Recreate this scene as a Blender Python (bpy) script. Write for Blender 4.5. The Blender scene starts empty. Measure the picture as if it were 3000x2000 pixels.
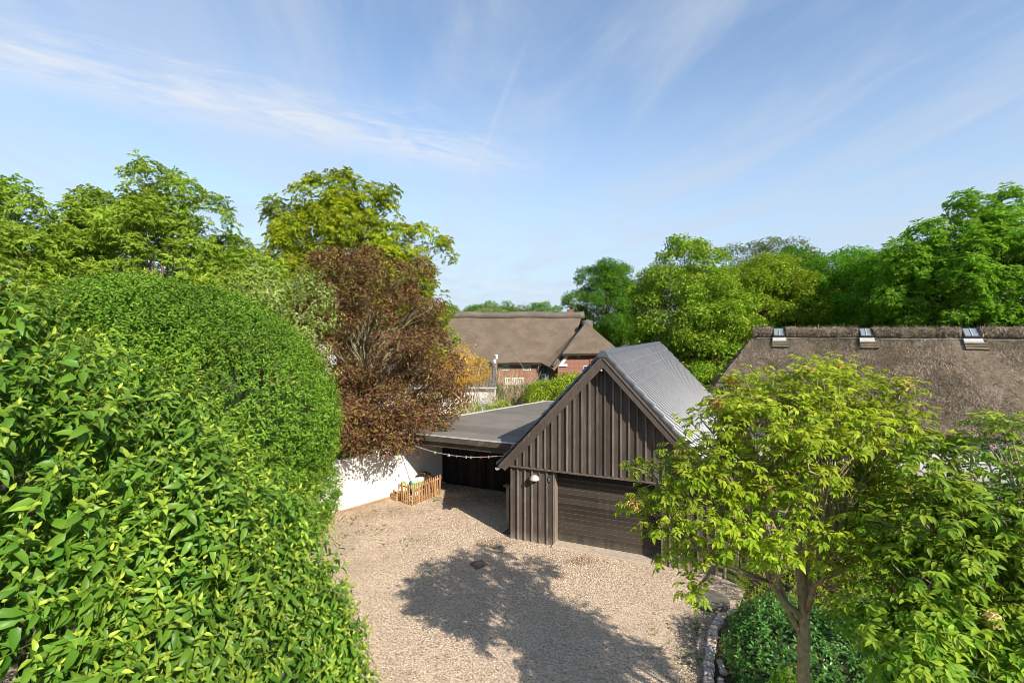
import bpy, math, random
import numpy as np
from mathutils import Vector, Matrix

R = math.radians
rng = np.random.default_rng(7)
random.seed(7)
SC = bpy.context.scene
COL = SC.collection

# ------------------------------------------------------------------ camera
FPX, HOR, CH = 1480.0, 965.0, 6.3            # focal length and horizon in photo pixels, eye height
cam_d = bpy.data.cameras.new('camera'); cam = bpy.data.objects.new('camera', cam_d); COL.objects.link(cam)
cam.location = (0, 0, CH); cam.rotation_euler = (R(90), 0, 0)
cam_d.sensor_width = 36.0; cam_d.lens = 36.0 * FPX / 3000.0
cam_d.shift_y = -(1000 - HOR) / 3000.0
cam_d.clip_start = 0.1; cam_d.clip_end = 2000
SC.camera = cam

# ------------------------------------------------------------------ sun, sky, exposure
SUN_AZ, SUN_EL = R(143.5), R(33.0)           # clockwise from +Y: behind the camera, to the right
sd = bpy.data.lights.new('sun', 'SUN'); sun = bpy.data.objects.new('sun', sd); COL.objects.link(sun)
sd.energy = 4.6; sd.angle = R(0.5); sd.color = (1.0, 0.93, 0.82)
sdir = Vector((math.sin(SUN_AZ) * math.cos(SUN_EL), math.cos(SUN_AZ) * math.cos(SUN_EL), math.sin(SUN_EL)))
sun.rotation_euler = (-sdir).to_track_quat('-Z', 'Y').to_euler()
sun.location = (20, -27, 30)

world = bpy.data.worlds.new('World'); SC.world = world; world.use_nodes = True

def NT(tree):
    nt = tree.node_tree; nt.nodes.clear(); return nt, nt.nodes, nt.links
def nnode(nodes, t, **kw):
    n = nodes.new(t)
    for k, v in kw.items(): setattr(n, k, v)
    return n
def mth(nodes, links, op, a, b=None, c=None, clamp=False):
    n = nodes.new('ShaderNodeMath'); n.operation = op; n.use_clamp = clamp
    for i, v in enumerate((a, b, c)):
        if v is None: continue
        if hasattr(v, 'links') or hasattr(v, 'is_linked'): links.new(v, n.inputs[i])
        else: n.inputs[i].default_value = v
    return n.outputs[0]

def build_world():
    nt, N, L = NT(world)
    out = N.new('ShaderNodeOutputWorld'); bg = N.new('ShaderNodeBackground'); bg.inputs[1].default_value = 0.13
    sky = N.new('ShaderNodeTexSky'); sky.sky_type = 'NISHITA'; sky.sun_disc = False
    sky.sun_elevation = SUN_EL; sky.sun_rotation = SUN_AZ
    sky.altitude = 0; sky.air_density = 1.0; sky.dust_density = 0.35; sky.ozone_density = 1.6
    tc = N.new('ShaderNodeTexCoord')
    sep = N.new('ShaderNodeSeparateXYZ'); L.new(tc.outputs['Generated'], sep.inputs[0])
    m = lambda op, a, b=None, c=None, cl=False: mth(N, L, op, a, b, c, cl)
    z = m('MAXIMUM', sep.outputs[2], 0.015)
    px = m('DIVIDE', sep.outputs[0], z); py = m('DIVIDE', sep.outputs[1], z)      # a flat cloud layer overhead
    # main cirrus band: runs along (0.82, 0.57) in the cloud layer
    ax, ay = 0.82, 0.572
    along = m('ADD', m('MULTIPLY', m('ADD', px, 1.84), ax), m('MULTIPLY', m('SUBTRACT', py, 1.90), ay))
    across = m('ADD', m('MULTIPLY', m('ADD', px, 1.84), -ay), m('MULTIPLY', m('SUBTRACT', py, 1.90), ax))
    comb = N.new('ShaderNodeCombineXYZ'); L.new(m('MULTIPLY', along, 1.3), comb.inputs[0]); L.new(m('MULTIPLY', across, 3.2), comb.inputs[1])
    n1 = N.new('ShaderNodeTexNoise'); n1.inputs['Scale'].default_value = 2.2; n1.inputs['Detail'].default_value = 9; n1.inputs['Roughness'].default_value = 0.62
    n1.inputs['Distortion'].default_value = 0.7
    L.new(comb.outputs[0], n1.inputs['Vector'])
    wob = m('MULTIPLY', m('SUBTRACT', n1.outputs[0], 0.5), 0.55)
    ac = m('ADD', across, wob)
    band = m('POWER', 2.718, m('MULTIPLY', m('POWER', m('ABSOLUTE', m('DIVIDE', ac, 0.30)), 2.0), -1.0))
    mrf = N.new('ShaderNodeMapRange'); mrf.interpolation_type = 'SMOOTHSTEP'
    L.new(along, mrf.inputs[0]); mrf.inputs[1].default_value = 2.6; mrf.inputs[2].default_value = 1.5
    mr1 = N.new('ShaderNodeMapRange'); L.new(n1.outputs[0], mr1.inputs[0]); mr1.inputs[1].default_value = 0.34; mr1.inputs[2].default_value = 0.72
    band = m('MULTIPLY', m('MULTIPLY', band, mrf.outputs[0]), m('ADD', m('MULTIPLY', mr1.outputs[0], 0.62), 0.10))
    # thin veil everywhere, streaked the other way
    comb2 = N.new('ShaderNodeCombineXYZ')
    L.new(m('ADD', m('MULTIPLY', px, 1.25), m('MULTIPLY', py, 0.10)), comb2.inputs[0]); L.new(m('ADD', m('MULTIPLY', py, 0.32), m('MULTIPLY', px, 0.1)), comb2.inputs[1])
    n2 = N.new('ShaderNodeTexNoise'); n2.inputs['Scale'].default_value = 1.25; n2.inputs['Detail'].default_value = 9; n2.inputs['Roughness'].default_value = 0.58
    n2.inputs['Distortion'].default_value = 0.5
    L.new(comb2.outputs[0], n2.inputs['Vector'])
    mr2 = N.new('ShaderNodeMapRange'); mr2.interpolation_type = 'SMOOTHSTEP'; L.new(n2.outputs[0], mr2.inputs[0]); mr2.inputs[1].default_value = 0.38; mr2.inputs[2].default_value = 0.70
    veil = m('MULTIPLY', mr2.outputs[0], 0.52)
    hz = N.new('ShaderNodeMapRange'); hz.interpolation_type = 'SMOOTHSTEP'; L.new(sep.outputs[2], hz.inputs[0]); hz.inputs[1].default_value = 0.50; hz.inputs[2].default_value = -0.06; hz.inputs[3].default_value = 0.06; hz.inputs[4].default_value = 0.97
    haze = hz.outputs[0]
    # two contrails
    def line(x0, y0, x1, y1, w, k):
        d = math.hypot(x1 - x0, y1 - y0); ux, uy = (x1 - x0) / d, (y1 - y0) / d
        al = m('ADD', m('MULTIPLY', m('SUBTRACT', px, x0), ux), m('MULTIPLY', m('SUBTRACT', py, y0), uy))
        pr = m('ADD', m('MULTIPLY', m('SUBTRACT', px, x0), -uy), m('MULTIPLY', m('SUBTRACT', py, y0), ux))
        pr = m('ADD', pr, m('MULTIPLY', m('SUBTRACT', n2.outputs[0], 0.5), w * 2))
        g = m('POWER', 2.718, m('MULTIPLY', m('POWER', m('ABSOLUTE', m('DIVIDE', pr, w)), 2.0), -1.0))
        a = N.new('ShaderNodeMapRange'); a.interpolation_type = 'SMOOTHSTEP'; L.new(al, a.inputs[0]); a.inputs[1].default_value = -0.15 * d; a.inputs[2].default_value = 0.2 * d
        b = N.new('ShaderNodeMapRange'); b.interpolation_type = 'SMOOTHSTEP'; L.new(al, b.inputs[0]); b.inputs[1].default_value = 1.1 * d; b.inputs[2].default_value = 0.7 * d
        return m('MULTIPLY', m('MULTIPLY', g, k), m('MULTIPLY', a.outputs[0], b.outputs[0]))
    c1 = line(0.04, 1.80, -0.31, 3.57, 0.012, 0.14)
    c2 = line(-1.2, 9.4, 1.6, 15.6, 0.28, 0.35)
    def mx(f, a, col):
        q = N.new('ShaderNodeMix'); q.data_type = 'RGBA'; L.new(f, q.inputs[0]); L.new(a, q.inputs[6]); q.inputs[7].default_value = (*col, 1); return q
    mix = mx(haze, sky.outputs[0], (2.45, 3.05, 3.8))
    mix = mx(veil, mix.outputs[2], (2.85, 3.2, 3.7))
    mix = mx(m('ADD', m('MULTIPLY', band, 1.5), m('ADD', c1, c2), None, True), mix.outputs[2], (3.5, 3.75, 4.15))
    L.new(mix.outputs[2], bg.inputs[0]); L.new(bg.outputs[0], out.inputs[0])
build_world()

SC.view_settings.view_transform = 'Standard'; SC.view_settings.look = 'None'
SC.view_settings.gamma = 1.0; SC.view_settings.exposure = 0.78; SC.view_settings.use_curve_mapping = False
SC.render.engine = 'CYCLES'
SC.cycles.max_bounces = 6; SC.cycles.diffuse_bounces = 3; SC.cycles.glossy_bounces = 2; SC.cycles.transmission_bounces = 4
SC.cycles.transparent_max_bounces = 6; SC.cycles.use_denoising = True
SC.cycles.sample_clamp_indirect = 6; SC.cycles.filter_width = 0.9; SC.cycles.denoising_prefilter = 'ACCURATE'

# ------------------------------------------------------------------ materials
def mat(name, rough=0.8, spec=0.3):
    m = bpy.data.materials.new(name); m.use_nodes = True
    nt, N, L = NT(m)
    out = N.new('ShaderNodeOutputMaterial'); b = N.new('ShaderNodeBsdfPrincipled')
    b.inputs['Roughness'].default_value = rough; b.inputs['Specular IOR Level'].default_value = spec
    L.new(b.outputs[0], out.inputs[0])
    return m, N, L, b, out
def ramp(N, L, fac, stops):
    r = N.new('ShaderNodeValToRGB'); L.new(fac, r.inputs[0])
    e = r.color_ramp.elements
    while len(e) < len(stops): e.new(0.5)
    for el, (p, c) in zip(e, stops): el.position = p; el.color = (*c, 1)
    return r.outputs[0]
def coords(N, L, space='Object', scale=(1, 1, 1)):
    mp = N.new('ShaderNodeMapping'); mp.inputs['Scale'].default_value = scale
    if space == 'World':
        g = N.new('ShaderNodeNewGeometry'); L.new(g.outputs['Position'], mp.inputs[0])
    else:
        t = N.new('ShaderNodeTexCoord'); L.new(t.outputs[space], mp.inputs[0])
    return mp.outputs[0]
def noise(N, L, vec, scale, detail=4, rough=0.55, dist=0.0):
    n = N.new('ShaderNodeTexNoise'); n.inputs['Scale'].default_value = scale; n.inputs['Detail'].default_value = detail
    n.inputs['Roughness'].default_value = rough; n.inputs['Distortion'].default_value = dist
    L.new(vec, n.inputs['Vector']); return n.outputs[0]
def bump(N, L, b, h, strength=0.4, dist=0.01):
    bp = N.new('ShaderNodeBump'); bp.inputs['Strength'].default_value = strength; bp.inputs['Distance'].default_value = dist
    L.new(h, bp.inputs['Height']); L.new(bp.outputs[0], b.inputs['Normal'])
def mixc(N, L, fac, a, b, mode='MIX'):
    m = N.new('ShaderNodeMix'); m.data_type = 'RGBA'; m.blend_type = mode
    for i, v in ((0, fac), (6, a), (7, b)):
        if hasattr(v, 'is_linked'): L.new(v, m.inputs[i])
        else: m.inputs[i].default_value = v if i == 0 else (*v, 1)
    return m.outputs[2]
def mrange(N, L, v, a, b, lo=0.0, hi=1.0):
    m = N.new('ShaderNodeMapRange'); m.interpolation_type = 'SMOOTHSTEP'; L.new(v, m.inputs[0])
    m.inputs[1].default_value = a; m.inputs[2].default_value = b; m.inputs[3].default_value = lo; m.inputs[4].default_value = hi
    return m.outputs[0]
def objrand(N):
    return N.new('ShaderNodeObjectInfo').outputs['Random']

def simple(name, col, rough=0.7, var=0.25, scale=6, spec=0.3, bmp=0.0, space='World', metal=0.0, sc=(1, 1, 1)):
    m, N, L, b, o = mat(name, rough, spec)
    v = coords(N, L, space, sc); n = noise(N, L, v, scale, 5)
    c = ramp(N, L, n, [(0.25, tuple(x * (1 - var) for x in col)), (0.75, tuple(min(1, x * (1 + var)) for x in col))])
    L.new(c, b.inputs['Base Color']); b.inputs['Metallic'].default_value = metal
    if bmp: bump(N, L, b, n, bmp, 0.02)
    return m

def wood_mat(name, dark, light, rough=0.75, grain=(14, 14, 1.2), bleach=None):
    m, N, L, b, o = mat(name, rough, 0.25)
    v = coords(N, L, 'World', grain); n = noise(N, L, v, 2.0, 6, 0.65, 0.6)
    n2 = noise(N, L, coords(N, L, 'World'), 1.3, 3)
    c = ramp(N, L, n, [(0.3, dark), (0.72, light)])
    c = mixc(N, L, mrange(N, L, n2, 0.35, 0.7, 0.0, 0.35), c, tuple(x * 0.6 for x in dark))
    r = objrand(N)
    hs = N.new('ShaderNodeHueSaturation'); L.new(c, hs.inputs['Color']); L.new(mrange(N, L, r, 0, 1, 0.70, 1.28), hs.inputs['Value'])
    c = hs.outputs[0]
    stk = noise(N, L, coords(N, L, 'World', (9, 9, 0.5)), 1.6, 5, 0.65, 0.3)
    c = mixc(N, L, mrange(N, L, stk, 0.56, 0.74, 0, 0.45), c, tuple(min(1, x * 1.7) for x in light))
    if bleach:
        g = N.new('ShaderNodeNewGeometry'); s = N.new('ShaderNodeSeparateXYZ'); L.new(g.outputs['Position'], s.inputs[0])
        w = noise(N, L, coords(N, L, 'World', (6, 6, 1)), 1.5, 4)
        zz = mth(N, L, 'ADD', s.outputs[2], mth(N, L, 'MULTIPLY', w, -0.5))
        c = mixc(N, L, mrange(N, L, zz, 0.1, -0.25, 0, 0.6), c, bleach)
    L.new(c, b.inputs['Base Color']); bump(N, L, b, n, 0.35, 0.006)
    return m

def leaf_mat(name, a, b_, y, trans=0.35, rough=0.42, spec=0.35, tint=(1.25, 1.2, 0.55)):
    m, N, L, b, o = mat(name, rough, spec)
    at = N.new('ShaderNodeAttribute'); at.attribute_name = 'tone'
    s = N.new('ShaderNodeSeparateColor'); L.new(at.outputs['Color'], s.inputs[0])
    c = mixc(N, L, s.outputs[0], a, b_); c = mixc(N, L, s.outputs[1], c, y)
    v = noise(N, L, coords(N, L, 'World'), 0.55, 2)
    hs = N.new('ShaderNodeHueSaturation'); L.new(c, hs.inputs['Color']); L.new(mrange(N, L, v, 0.3, 0.7, 0.8, 1.2), hs.inputs['Value'])
    c = hs.outputs[0]
    L.new(c, b.inputs['Base Color'])
    t = N.new('ShaderNodeBsdfTranslucent'); tc = mixc(N, L, 1.0, c, tint, 'MULTIPLY'); L.new(tc, t.inputs[0])
    mx = N.new('ShaderNodeMixShader'); mx.inputs[0].default_value = trans
    L.new(b.outputs[0], mx.inputs[1]); L.new(t.outputs[0], mx.inputs[2]); L.new(mx.outputs[0], o.inputs[0])
    return m

M = {}
# gravel
def gravel_mat():
    m, N, L, b, o = mat('gravel', 0.85, 0.2)
    w = coords(N, L, 'World')
    vo = N.new('ShaderNodeTexVoronoi'); vo.inputs['Scale'].default_value = 48; L.new(w, vo.inputs['Vector'])
    sp = N.new('ShaderNodeSeparateColor'); L.new(vo.outputs['Color'], sp.inputs[0])
    c = ramp(N, L, sp.outputs[0], [(0.0, (0.07, 0.058, 0.05)), (0.20, (0.36, 0.265, 0.185)), (0.45, (0.58, 0.445, 0.312)), (0.7, (0.70, 0.53, 0.37)), (0.9, (0.78, 0.645, 0.49)), (1.0, (0.45, 0.28, 0.18))])
    n = noise(N, L, w, 0.9, 5)
    c = mixc(N, L, mrange(N, L, n, 0.35, 0.68, 0.28, 0), c, (0.30, 0.23, 0.17))
    tr = noise(N, L, coords(N, L, 'World', (1.1, 0.25, 1)), 1.0, 5, 0.6, 0.5)
    c = mixc(N, L, mrange(N, L, tr, 0.52, 0.68, 0, 0.28), c, (0.34, 0.25, 0.175))
    g = N.new('ShaderNodeNewGeometry'); s = N.new('ShaderNodeSeparateXYZ'); L.new(g.outputs['Position'], s.inputs[0])
    nn = noise(N, L, w, 2.2, 6, 0.7)
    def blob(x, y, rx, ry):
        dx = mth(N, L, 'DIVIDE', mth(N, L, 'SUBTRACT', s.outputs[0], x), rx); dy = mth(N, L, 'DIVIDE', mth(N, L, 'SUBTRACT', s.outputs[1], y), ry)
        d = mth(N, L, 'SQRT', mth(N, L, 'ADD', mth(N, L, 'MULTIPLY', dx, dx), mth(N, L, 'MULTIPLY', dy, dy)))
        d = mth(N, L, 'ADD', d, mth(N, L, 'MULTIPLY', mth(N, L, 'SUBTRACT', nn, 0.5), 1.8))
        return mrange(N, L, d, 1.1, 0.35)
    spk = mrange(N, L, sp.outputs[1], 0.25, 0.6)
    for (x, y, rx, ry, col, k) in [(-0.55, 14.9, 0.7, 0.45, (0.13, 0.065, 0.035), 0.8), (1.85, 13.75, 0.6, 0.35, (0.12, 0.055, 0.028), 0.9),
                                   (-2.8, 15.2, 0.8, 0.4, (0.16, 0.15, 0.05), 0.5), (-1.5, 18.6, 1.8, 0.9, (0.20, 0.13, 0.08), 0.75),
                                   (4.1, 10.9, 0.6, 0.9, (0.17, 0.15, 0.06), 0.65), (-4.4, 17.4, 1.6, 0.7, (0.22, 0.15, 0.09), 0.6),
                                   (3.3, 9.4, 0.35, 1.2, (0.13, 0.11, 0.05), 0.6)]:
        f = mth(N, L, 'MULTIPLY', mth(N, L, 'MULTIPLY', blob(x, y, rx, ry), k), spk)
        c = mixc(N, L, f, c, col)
    L.new(c, b.inputs['Base Color'])
    n3 = noise(N, L, w, 4, 3)
    h = mth(N, L, 'ADD', mth(N, L, 'MULTIPLY', vo.outputs['Distance'], -1.0), mth(N, L, 'MULTIPLY', n3, 0.5))
    bump(N, L, b, h, 0.85, 0.02)
    return m
M['gravel'] = gravel_mat()
def pebble_mat():
    m, N, L, b, o = mat('pebbles', 0.8, 0.25)
    at = N.new('ShaderNodeAttribute'); at.attribute_name = 'tone'
    s = N.new('ShaderNodeSeparateColor'); L.new(at.outputs['Color'], s.inputs[0])
    c = ramp(N, L, s.outputs[0], [(0.0, (0.12, 0.10, 0.09)), (0.2, (0.36, 0.27, 0.19)), (0.5, (0.60, 0.46, 0.325)), (0.8, (0.72, 0.56, 0.40)), (1.0, (0.80, 0.69, 0.55))])
    L.new(c, b.inputs['Base Color']); return m
M['pebble'] = pebble_mat()
M['ground'] = simple('ground', (0.075, 0.095, 0.03), 0.95, 0.5, 1.5, 0.1, 0.5)
M['soil'] = simple('soil', (0.07, 0.05, 0.033), 0.95, 0.5, 7, 0.1, 0.8)
# painted timber of the garage
M['board'] = wood_mat('brown_stained_board', (0.066, 0.050, 0.040), (0.120, 0.094, 0.077), bleach=(0.24, 0.20, 0.16))
M['batten'] = wood_mat('brown_stained_batten', (0.11, 0.083, 0.067), (0.215, 0.168, 0.135), bleach=(0.30, 0.25, 0.2))
M['rake'] = wood_mat('brown_rake_board', (0.078, 0.059, 0.047), (0.140, 0.110, 0.090))
M['blackboard'] = wood_mat('black_tarred_board_and_header_shade', (0.010, 0.0085, 0.0075), (0.03, 0.025, 0.021))
M['door'] = wood_mat('dark_brown_door_slat', (0.040, 0.031, 0.023), (0.064, 0.05, 0.038), 0.6, (1.2, 1.2, 14), bleach=(0.15, 0.125, 0.095))
M['groove'] = simple('pale_groove_edge', (0.15, 0.125, 0.098), 0.7)
M['fascia'] = wood_mat('mossy_fascia', (0.045, 0.037, 0.03), (0.10, 0.085, 0.068))
def moss_fascia():
    m, N, L, b, o = mat('mossy_fascia_board', 0.8, 0.2)
    w = coords(N, L, 'World'); n = noise(N, L, coords(N, L, 'World', (1, 1, 5)), 3, 6, 0.65)
    c = ramp(N, L, n, [(0.3, (0.05, 0.042, 0.033)), (0.7, (0.10, 0.086, 0.068))])
    n2 = noise(N, L, w, 2.3, 5, 0.7)
    c = mixc(N, L, mrange(N, L, n2, 0.54, 0.68, 0, 0.75), c, (0.17, 0.155, 0.035))
    L.new(c, b.inputs['Base Color']); bump(N, L, b, n, 0.3, 0.01); return m
M['fascia'] = moss_fascia()
M['tile'] = None
def tile_mat():
    m, N, L, b, o = mat('grey_roof_tile', 0.33, 0.6)
    n = noise(N, L, coords(N, L, 'World'), 2.5, 5)
    c = ramp(N, L, n, [(0.3, (0.045, 0.048, 0.054)), (0.7, (0.068, 0.071, 0.079))])
    hs = N.new('ShaderNodeHueSaturation'); L.new(c, hs.inputs['Color']); L.new(mrange(N, L, objrand(N), 0, 1, 0.86, 1.14), hs.inputs['Value'])
    L.new(hs.outputs[0], b.inputs['Base Color']); bump(N, L, b, noise(N, L, coords(N, L, 'World'), 60, 2), 0.12, 0.004); return m
M['tile'] = tile_mat()
M['ridgetile'] = simple('dark_ridge_tile', (0.085, 0.09, 0.105), 0.4, 0.25, 5, 0.5)
def felt_mat():
    m, N, L, b, o = mat('roofing_felt', 0.8, 0.25)
    w = coords(N, L, 'World'); n = noise(N, L, w, 0.9, 6, 0.6)
    n2 = noise(N, L, w, 90, 2)
    c = ramp(N, L, n, [(0.3, (0.125, 0.110, 0.091)), (0.7, (0.185, 0.163, 0.135))])
    c = mixc(N, L, mrange(N, L, n2, 0.3, 0.7, 0, 0.4), c, (0.22, 0.205, 0.185))
    n3 = noise(N, L, w, 3.2, 5, 0.7)
    c = mixc(N, L, mrange(N, L, n3, 0.60, 0.75, 0, 0.5), c, (0.085, 0.065, 0.045))
    hs = N.new('ShaderNodeHueSaturation'); L.new(c, hs.inputs['Color']); L.new(mrange(N, L, objrand(N), 0, 1, 0.86, 1.12), hs.inputs['Value'])
    L.new(hs.outputs[0], b.inputs['Base Color']); bump(N, L, b, n2, 0.25, 0.004); return m
M['felt'] = felt_mat()
M['alu'] = simple('pale_metal_trim', (0.42, 0.41, 0.39), 0.45, 0.2, 8, 0.5)
def plaster(name, col, dirt=(0.38, 0.33, 0.27)):
    m, N, L, b, o = mat(name, 0.9, 0.15)
    w = coords(N, L, 'World'); n = noise(N, L, w, 1.6, 6, 0.6); n2 = noise(N, L, w, 28, 4)
    c = ramp(N, L, n, [(0.3, tuple(x * 0.93 for x in col)), (0.65, col)])
    g = N.new('ShaderNodeNewGeometry'); s = N.new('ShaderNodeSeparateXYZ'); L.new(g.outputs['Position'], s.inputs[0])
    k = mth(N, L, 'ADD', s.outputs[2], mth(N, L, 'MULTIPLY', n, -0.5))
    c = mixc(N, L, mrange(N, L, k, 0.05, -0.25, 0, 0.6), c, dirt)
    st = noise(N, L, coords(N, L, 'World', (5, 5, 0.6)), 1.5, 5, 0.6)
    c = mixc(N, L, mrange(N, L, st, 0.58, 0.78, 0, 0.25), c, dirt)
    alg = noise(N, L, coords(N, L, 'World', (1.2, 1.2, 3.5)), 2.2, 6, 0.68)
    c = mixc(N, L, mrange(N, L, alg, 0.55, 0.72, 0, 0.30), c, (0.42, 0.40, 0.33))
    L.new(c, b.inputs['Base Color']); bump(N, L, b, n2, 0.3, 0.008); return m
M['white'] = plaster('white_limewash', (0.64, 0.615, 0.57))
M['pinkwhite'] = plaster('pale_pink_plaster', (0.70, 0.60, 0.58))
M['whitepaint'] = simple('white_paint', (0.74, 0.73, 0.70), 0.5, 0.08, 10)
M['greypaint'] = simple('slate_grey_paint', (0.10, 0.125, 0.145), 0.5, 0.12, 8)
M['darkgrey'] = simple('dark_grey_metal', (0.03, 0.032, 0.036), 0.4, 0.2, 8)
M['plinth'] = simple('timber_plinth', (0.28, 0.19, 0.115), 0.85, 0.35, 5)
M['concrete'] = simple('concrete', (0.42, 0.34, 0.26), 0.9, 0.25, 9, 0.2, 0.3)
M['lid'] = simple('weathered_concrete', (0.135, 0.12, 0.095), 0.92, 0.45, 6, 0.15, 0.5)
M['picket'] = wood_mat('orange_larch', (0.34, 0.175, 0.075), (0.56, 0.33, 0.16), 0.7, (16, 16, 1.5))
M['oldwood'] = wood_mat('weathered_timber', (0.16, 0.12, 0.085), (0.30, 0.235, 0.165))
M['slat'] = wood_mat('thatch_slat', (0.10, 0.08, 0.055), (0.22, 0.175, 0.115), 0.8, (2, 2, 14))
M['rust'] = simple('rusty_iron', (0.20, 0.105, 0.07), 0.7, 0.4, 14)
M['iron'] = simple('black_iron', (0.02, 0.018, 0.017), 0.6)
M['ironlite'] = simple('worn_iron_bar', (0.30, 0.25, 0.22), 0.5)
M['lamp'] = simple('opal_lamp_glass', (0.46, 0.43, 0.37), 0.4, 0.06, 8, 0.5)
M['baggreen'] = simple('green_plastic', (0.12, 0.42, 0.05), 0.35, 0.15, 5, 0.5)
M['bagwhite'] = simple('white_plastic', (0.75, 0.76, 0.72), 0.35, 0.1, 5, 0.5)
M['bagyellow'] = simple('yellow_plastic', (0.62, 0.58, 0.06), 0.4)
M['deadleaf'] = simple('dead_leaves', (0.10, 0.055, 0.03), 0.9, 0.5, 12)
M['red'] = simple('red_plastic', (0.5, 0.06, 0.04), 0.4)
M['teal'] = simple('teal_plastic', (0.05, 0.35, 0.38), 0.4)
M['cream'] = simple('cream_plastic', (0.62, 0.58, 0.40), 0.4)
M['line'] = simple('pale_cord', (0.55, 0.52, 0.45), 0.6)
M['granite'] = None
def granite():
    m, N, L, b, o = mat('granite_sett', 0.85, 0.2)
    w = coords(N, L, 'World'); n = noise(N, L, w, 60, 3, 0.7); n2 = noise(N, L, w, 7, 4)
    r = objrand(N)
    base = ramp(N, L, r, [(0.0, (0.46, 0.44, 0.42)), (0.4, (0.52, 0.40, 0.31)), (0.75, (0.56, 0.45, 0.36)), (1.0, (0.38, 0.37, 0.37))])
    c = mixc(N, L, mrange(N, L, n, 0.35, 0.7, 0, 0.4), base, (0.25, 0.22, 0.2)); c = mixc(N, L, mrange(N, L, n2, 0.6, 0.8, 0, 0.35), c, (0.16, 0.15, 0.08))
    L.new(c, b.inputs['Base Color']); bump(N, L, b, n2, 0.4, 0.02); return m
M['granite'] = granite()
def brick_mat():
    m, N, L, b, o = mat('red_brick', 0.85, 0.15)
    w = coords(N, L, 'Object')
    br = N.new('ShaderNodeTexBrick'); L.new(w, br.inputs['Vector'])
    # object space x = along wall, z = up -> swizzle
    sp = N.new('ShaderNodeSeparateXYZ'); L.new(w, sp.inputs[0]); cb = N.new('ShaderNodeCombineXYZ')
    L.new(mth(N, L, 'ADD', sp.outputs[0], sp.outputs[1]), cb.inputs[0]); L.new(sp.outputs[2], cb.inputs[1]); L.new(cb.outputs[0], br.inputs['Vector'])
    br.inputs['Scale'].default_value = 1.0; br.inputs['Brick Width'].default_value = 0.26; br.inputs['Row Height'].default_value = 0.085
    br.inputs['Mortar Size'].default_value = 0.011; br.inputs['Color1'].default_value = (0.27, 0.085, 0.05, 1); br.inputs['Color2'].default_value = (0.20, 0.07, 0.052, 1)
    br.inputs['Mortar'].default_value = (0.34, 0.26, 0.21, 1); br.inputs['Bias'].default_value = -0.2
    n = noise(N, L, coords(N, L, 'World'), 1.3, 4)
    c = mixc(N, L, mrange(N, L, n, 0.5, 0.75, 0, 0.3), br.outputs[0], (0.34, 0.16, 0.10))
    L.new(c, b.inputs['Base Color']); bump(N, L, b, br.outputs['Fac'], -0.3, 0.01); return m
M['brick'] = brick_mat()
M['redplaster'] = simple('red_boarding', (0.42, 0.10, 0.045), 0.8, 0.3, 3)
def thatch_mat(name, a, b_, c_, sc=1.0):
    m, N, L, b, o = mat(name, 0.95, 0.1)
    w = coords(N, L, 'Object', (9 * sc, 2.2 * sc, 2.2 * sc)); n = noise(N, L, w, 2.2, 8, 0.75, 0.8)
    n2 = noise(N, L, coords(N, L, 'World'), 0.7, 5, 0.65)
    n3 = noise(N, L, coords(N, L, 'World'), 9 * sc, 4, 0.7)
    k = mth(N, L, 'ADD', mth(N, L, 'MULTIPLY', n, 0.6), mth(N, L, 'MULTIPLY', n3, 0.4))
    c = ramp(N, L, k, [(0.32, a), (0.5, b_), (0.68, c_)])
    c = mixc(N, L, mrange(N, L, n2, 0.38, 0.62, 0.45, 0), c, tuple(x * 0.55 for x in b_))
    L.new(c, b.inputs['Base Color']); bump(N, L, b, k, 1.0, 0.10); return m
M['thatch'] = thatch_mat('weathered_thatch', (0.085, 0.065, 0.045), (0.20, 0.155, 0.11), (0.36, 0.29, 0.215))
M['thatchfar'] = thatch_mat('tan_thatch', (0.075, 0.056, 0.04), (0.17, 0.13, 0.094), (0.27, 0.212, 0.158), 1.4)
M['thatchridge'] = thatch_mat('grey_ridge_thatch', (0.09, 0.076, 0.062), (0.17, 0.145, 0.12), (0.25, 0.22, 0.185), 1.4)
def straw_mat():
    m, N, L, b, o = mat('loose_straw', 0.9, 0.15)
    at = N.new('ShaderNodeAttribute'); at.attribute_name = 'tone'
    s = N.new('ShaderNodeSeparateColor'); L.new(at.outputs['Color'], s.inputs[0])
    c = ramp(N, L, s.outputs[0], [(0.0, (0.07, 0.05, 0.032)), (0.35, (0.17, 0.13, 0.085)), (0.7, (0.31, 0.24, 0.163)), (0.92, (0.46, 0.38, 0.28)), (1.0, (0.60, 0.53, 0.43))])
    n2 = noise(N, L, coords(N, L, 'World'), 0.75, 5, 0.65)
    c = mixc(N, L, mrange(N, L, n2, 0.40, 0.62, 0.55, 0), c, (0.075, 0.062, 0.04))
    n3 = noise(N, L, coords(N, L, 'World'), 1.1, 4, 0.6, 0.4)
    c = mixc(N, L, mrange(N, L, n3, 0.58, 0.70, 0, 0.6), c, (0.48, 0.42, 0.35))
    n4 = noise(N, L, coords(N, L, 'World', (1, 1, 0.6)), 1.6, 5, 0.65)
    c = mixc(N, L, mrange(N, L, n4, 0.56, 0.70, 0, 0.5), c, (0.13, 0.115, 0.05))
    L.new(c, b.inputs['Base Color']); return m
M['straw'] = straw_mat()
def glass_mat(name, col, rough=0.08):
    m, N, L, b, o = mat(name, rough, 0.8); b.inputs['Base Color'].default_value = (*col, 1); return m
M['glass'] = glass_mat('window_glass', (0.035, 0.045, 0.05))
M['skyglass'] = glass_mat('skylight_glass', (0.20, 0.235, 0.25), 0.25)  # pale blue-grey base colour stands in for sky reflected in the panes
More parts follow.
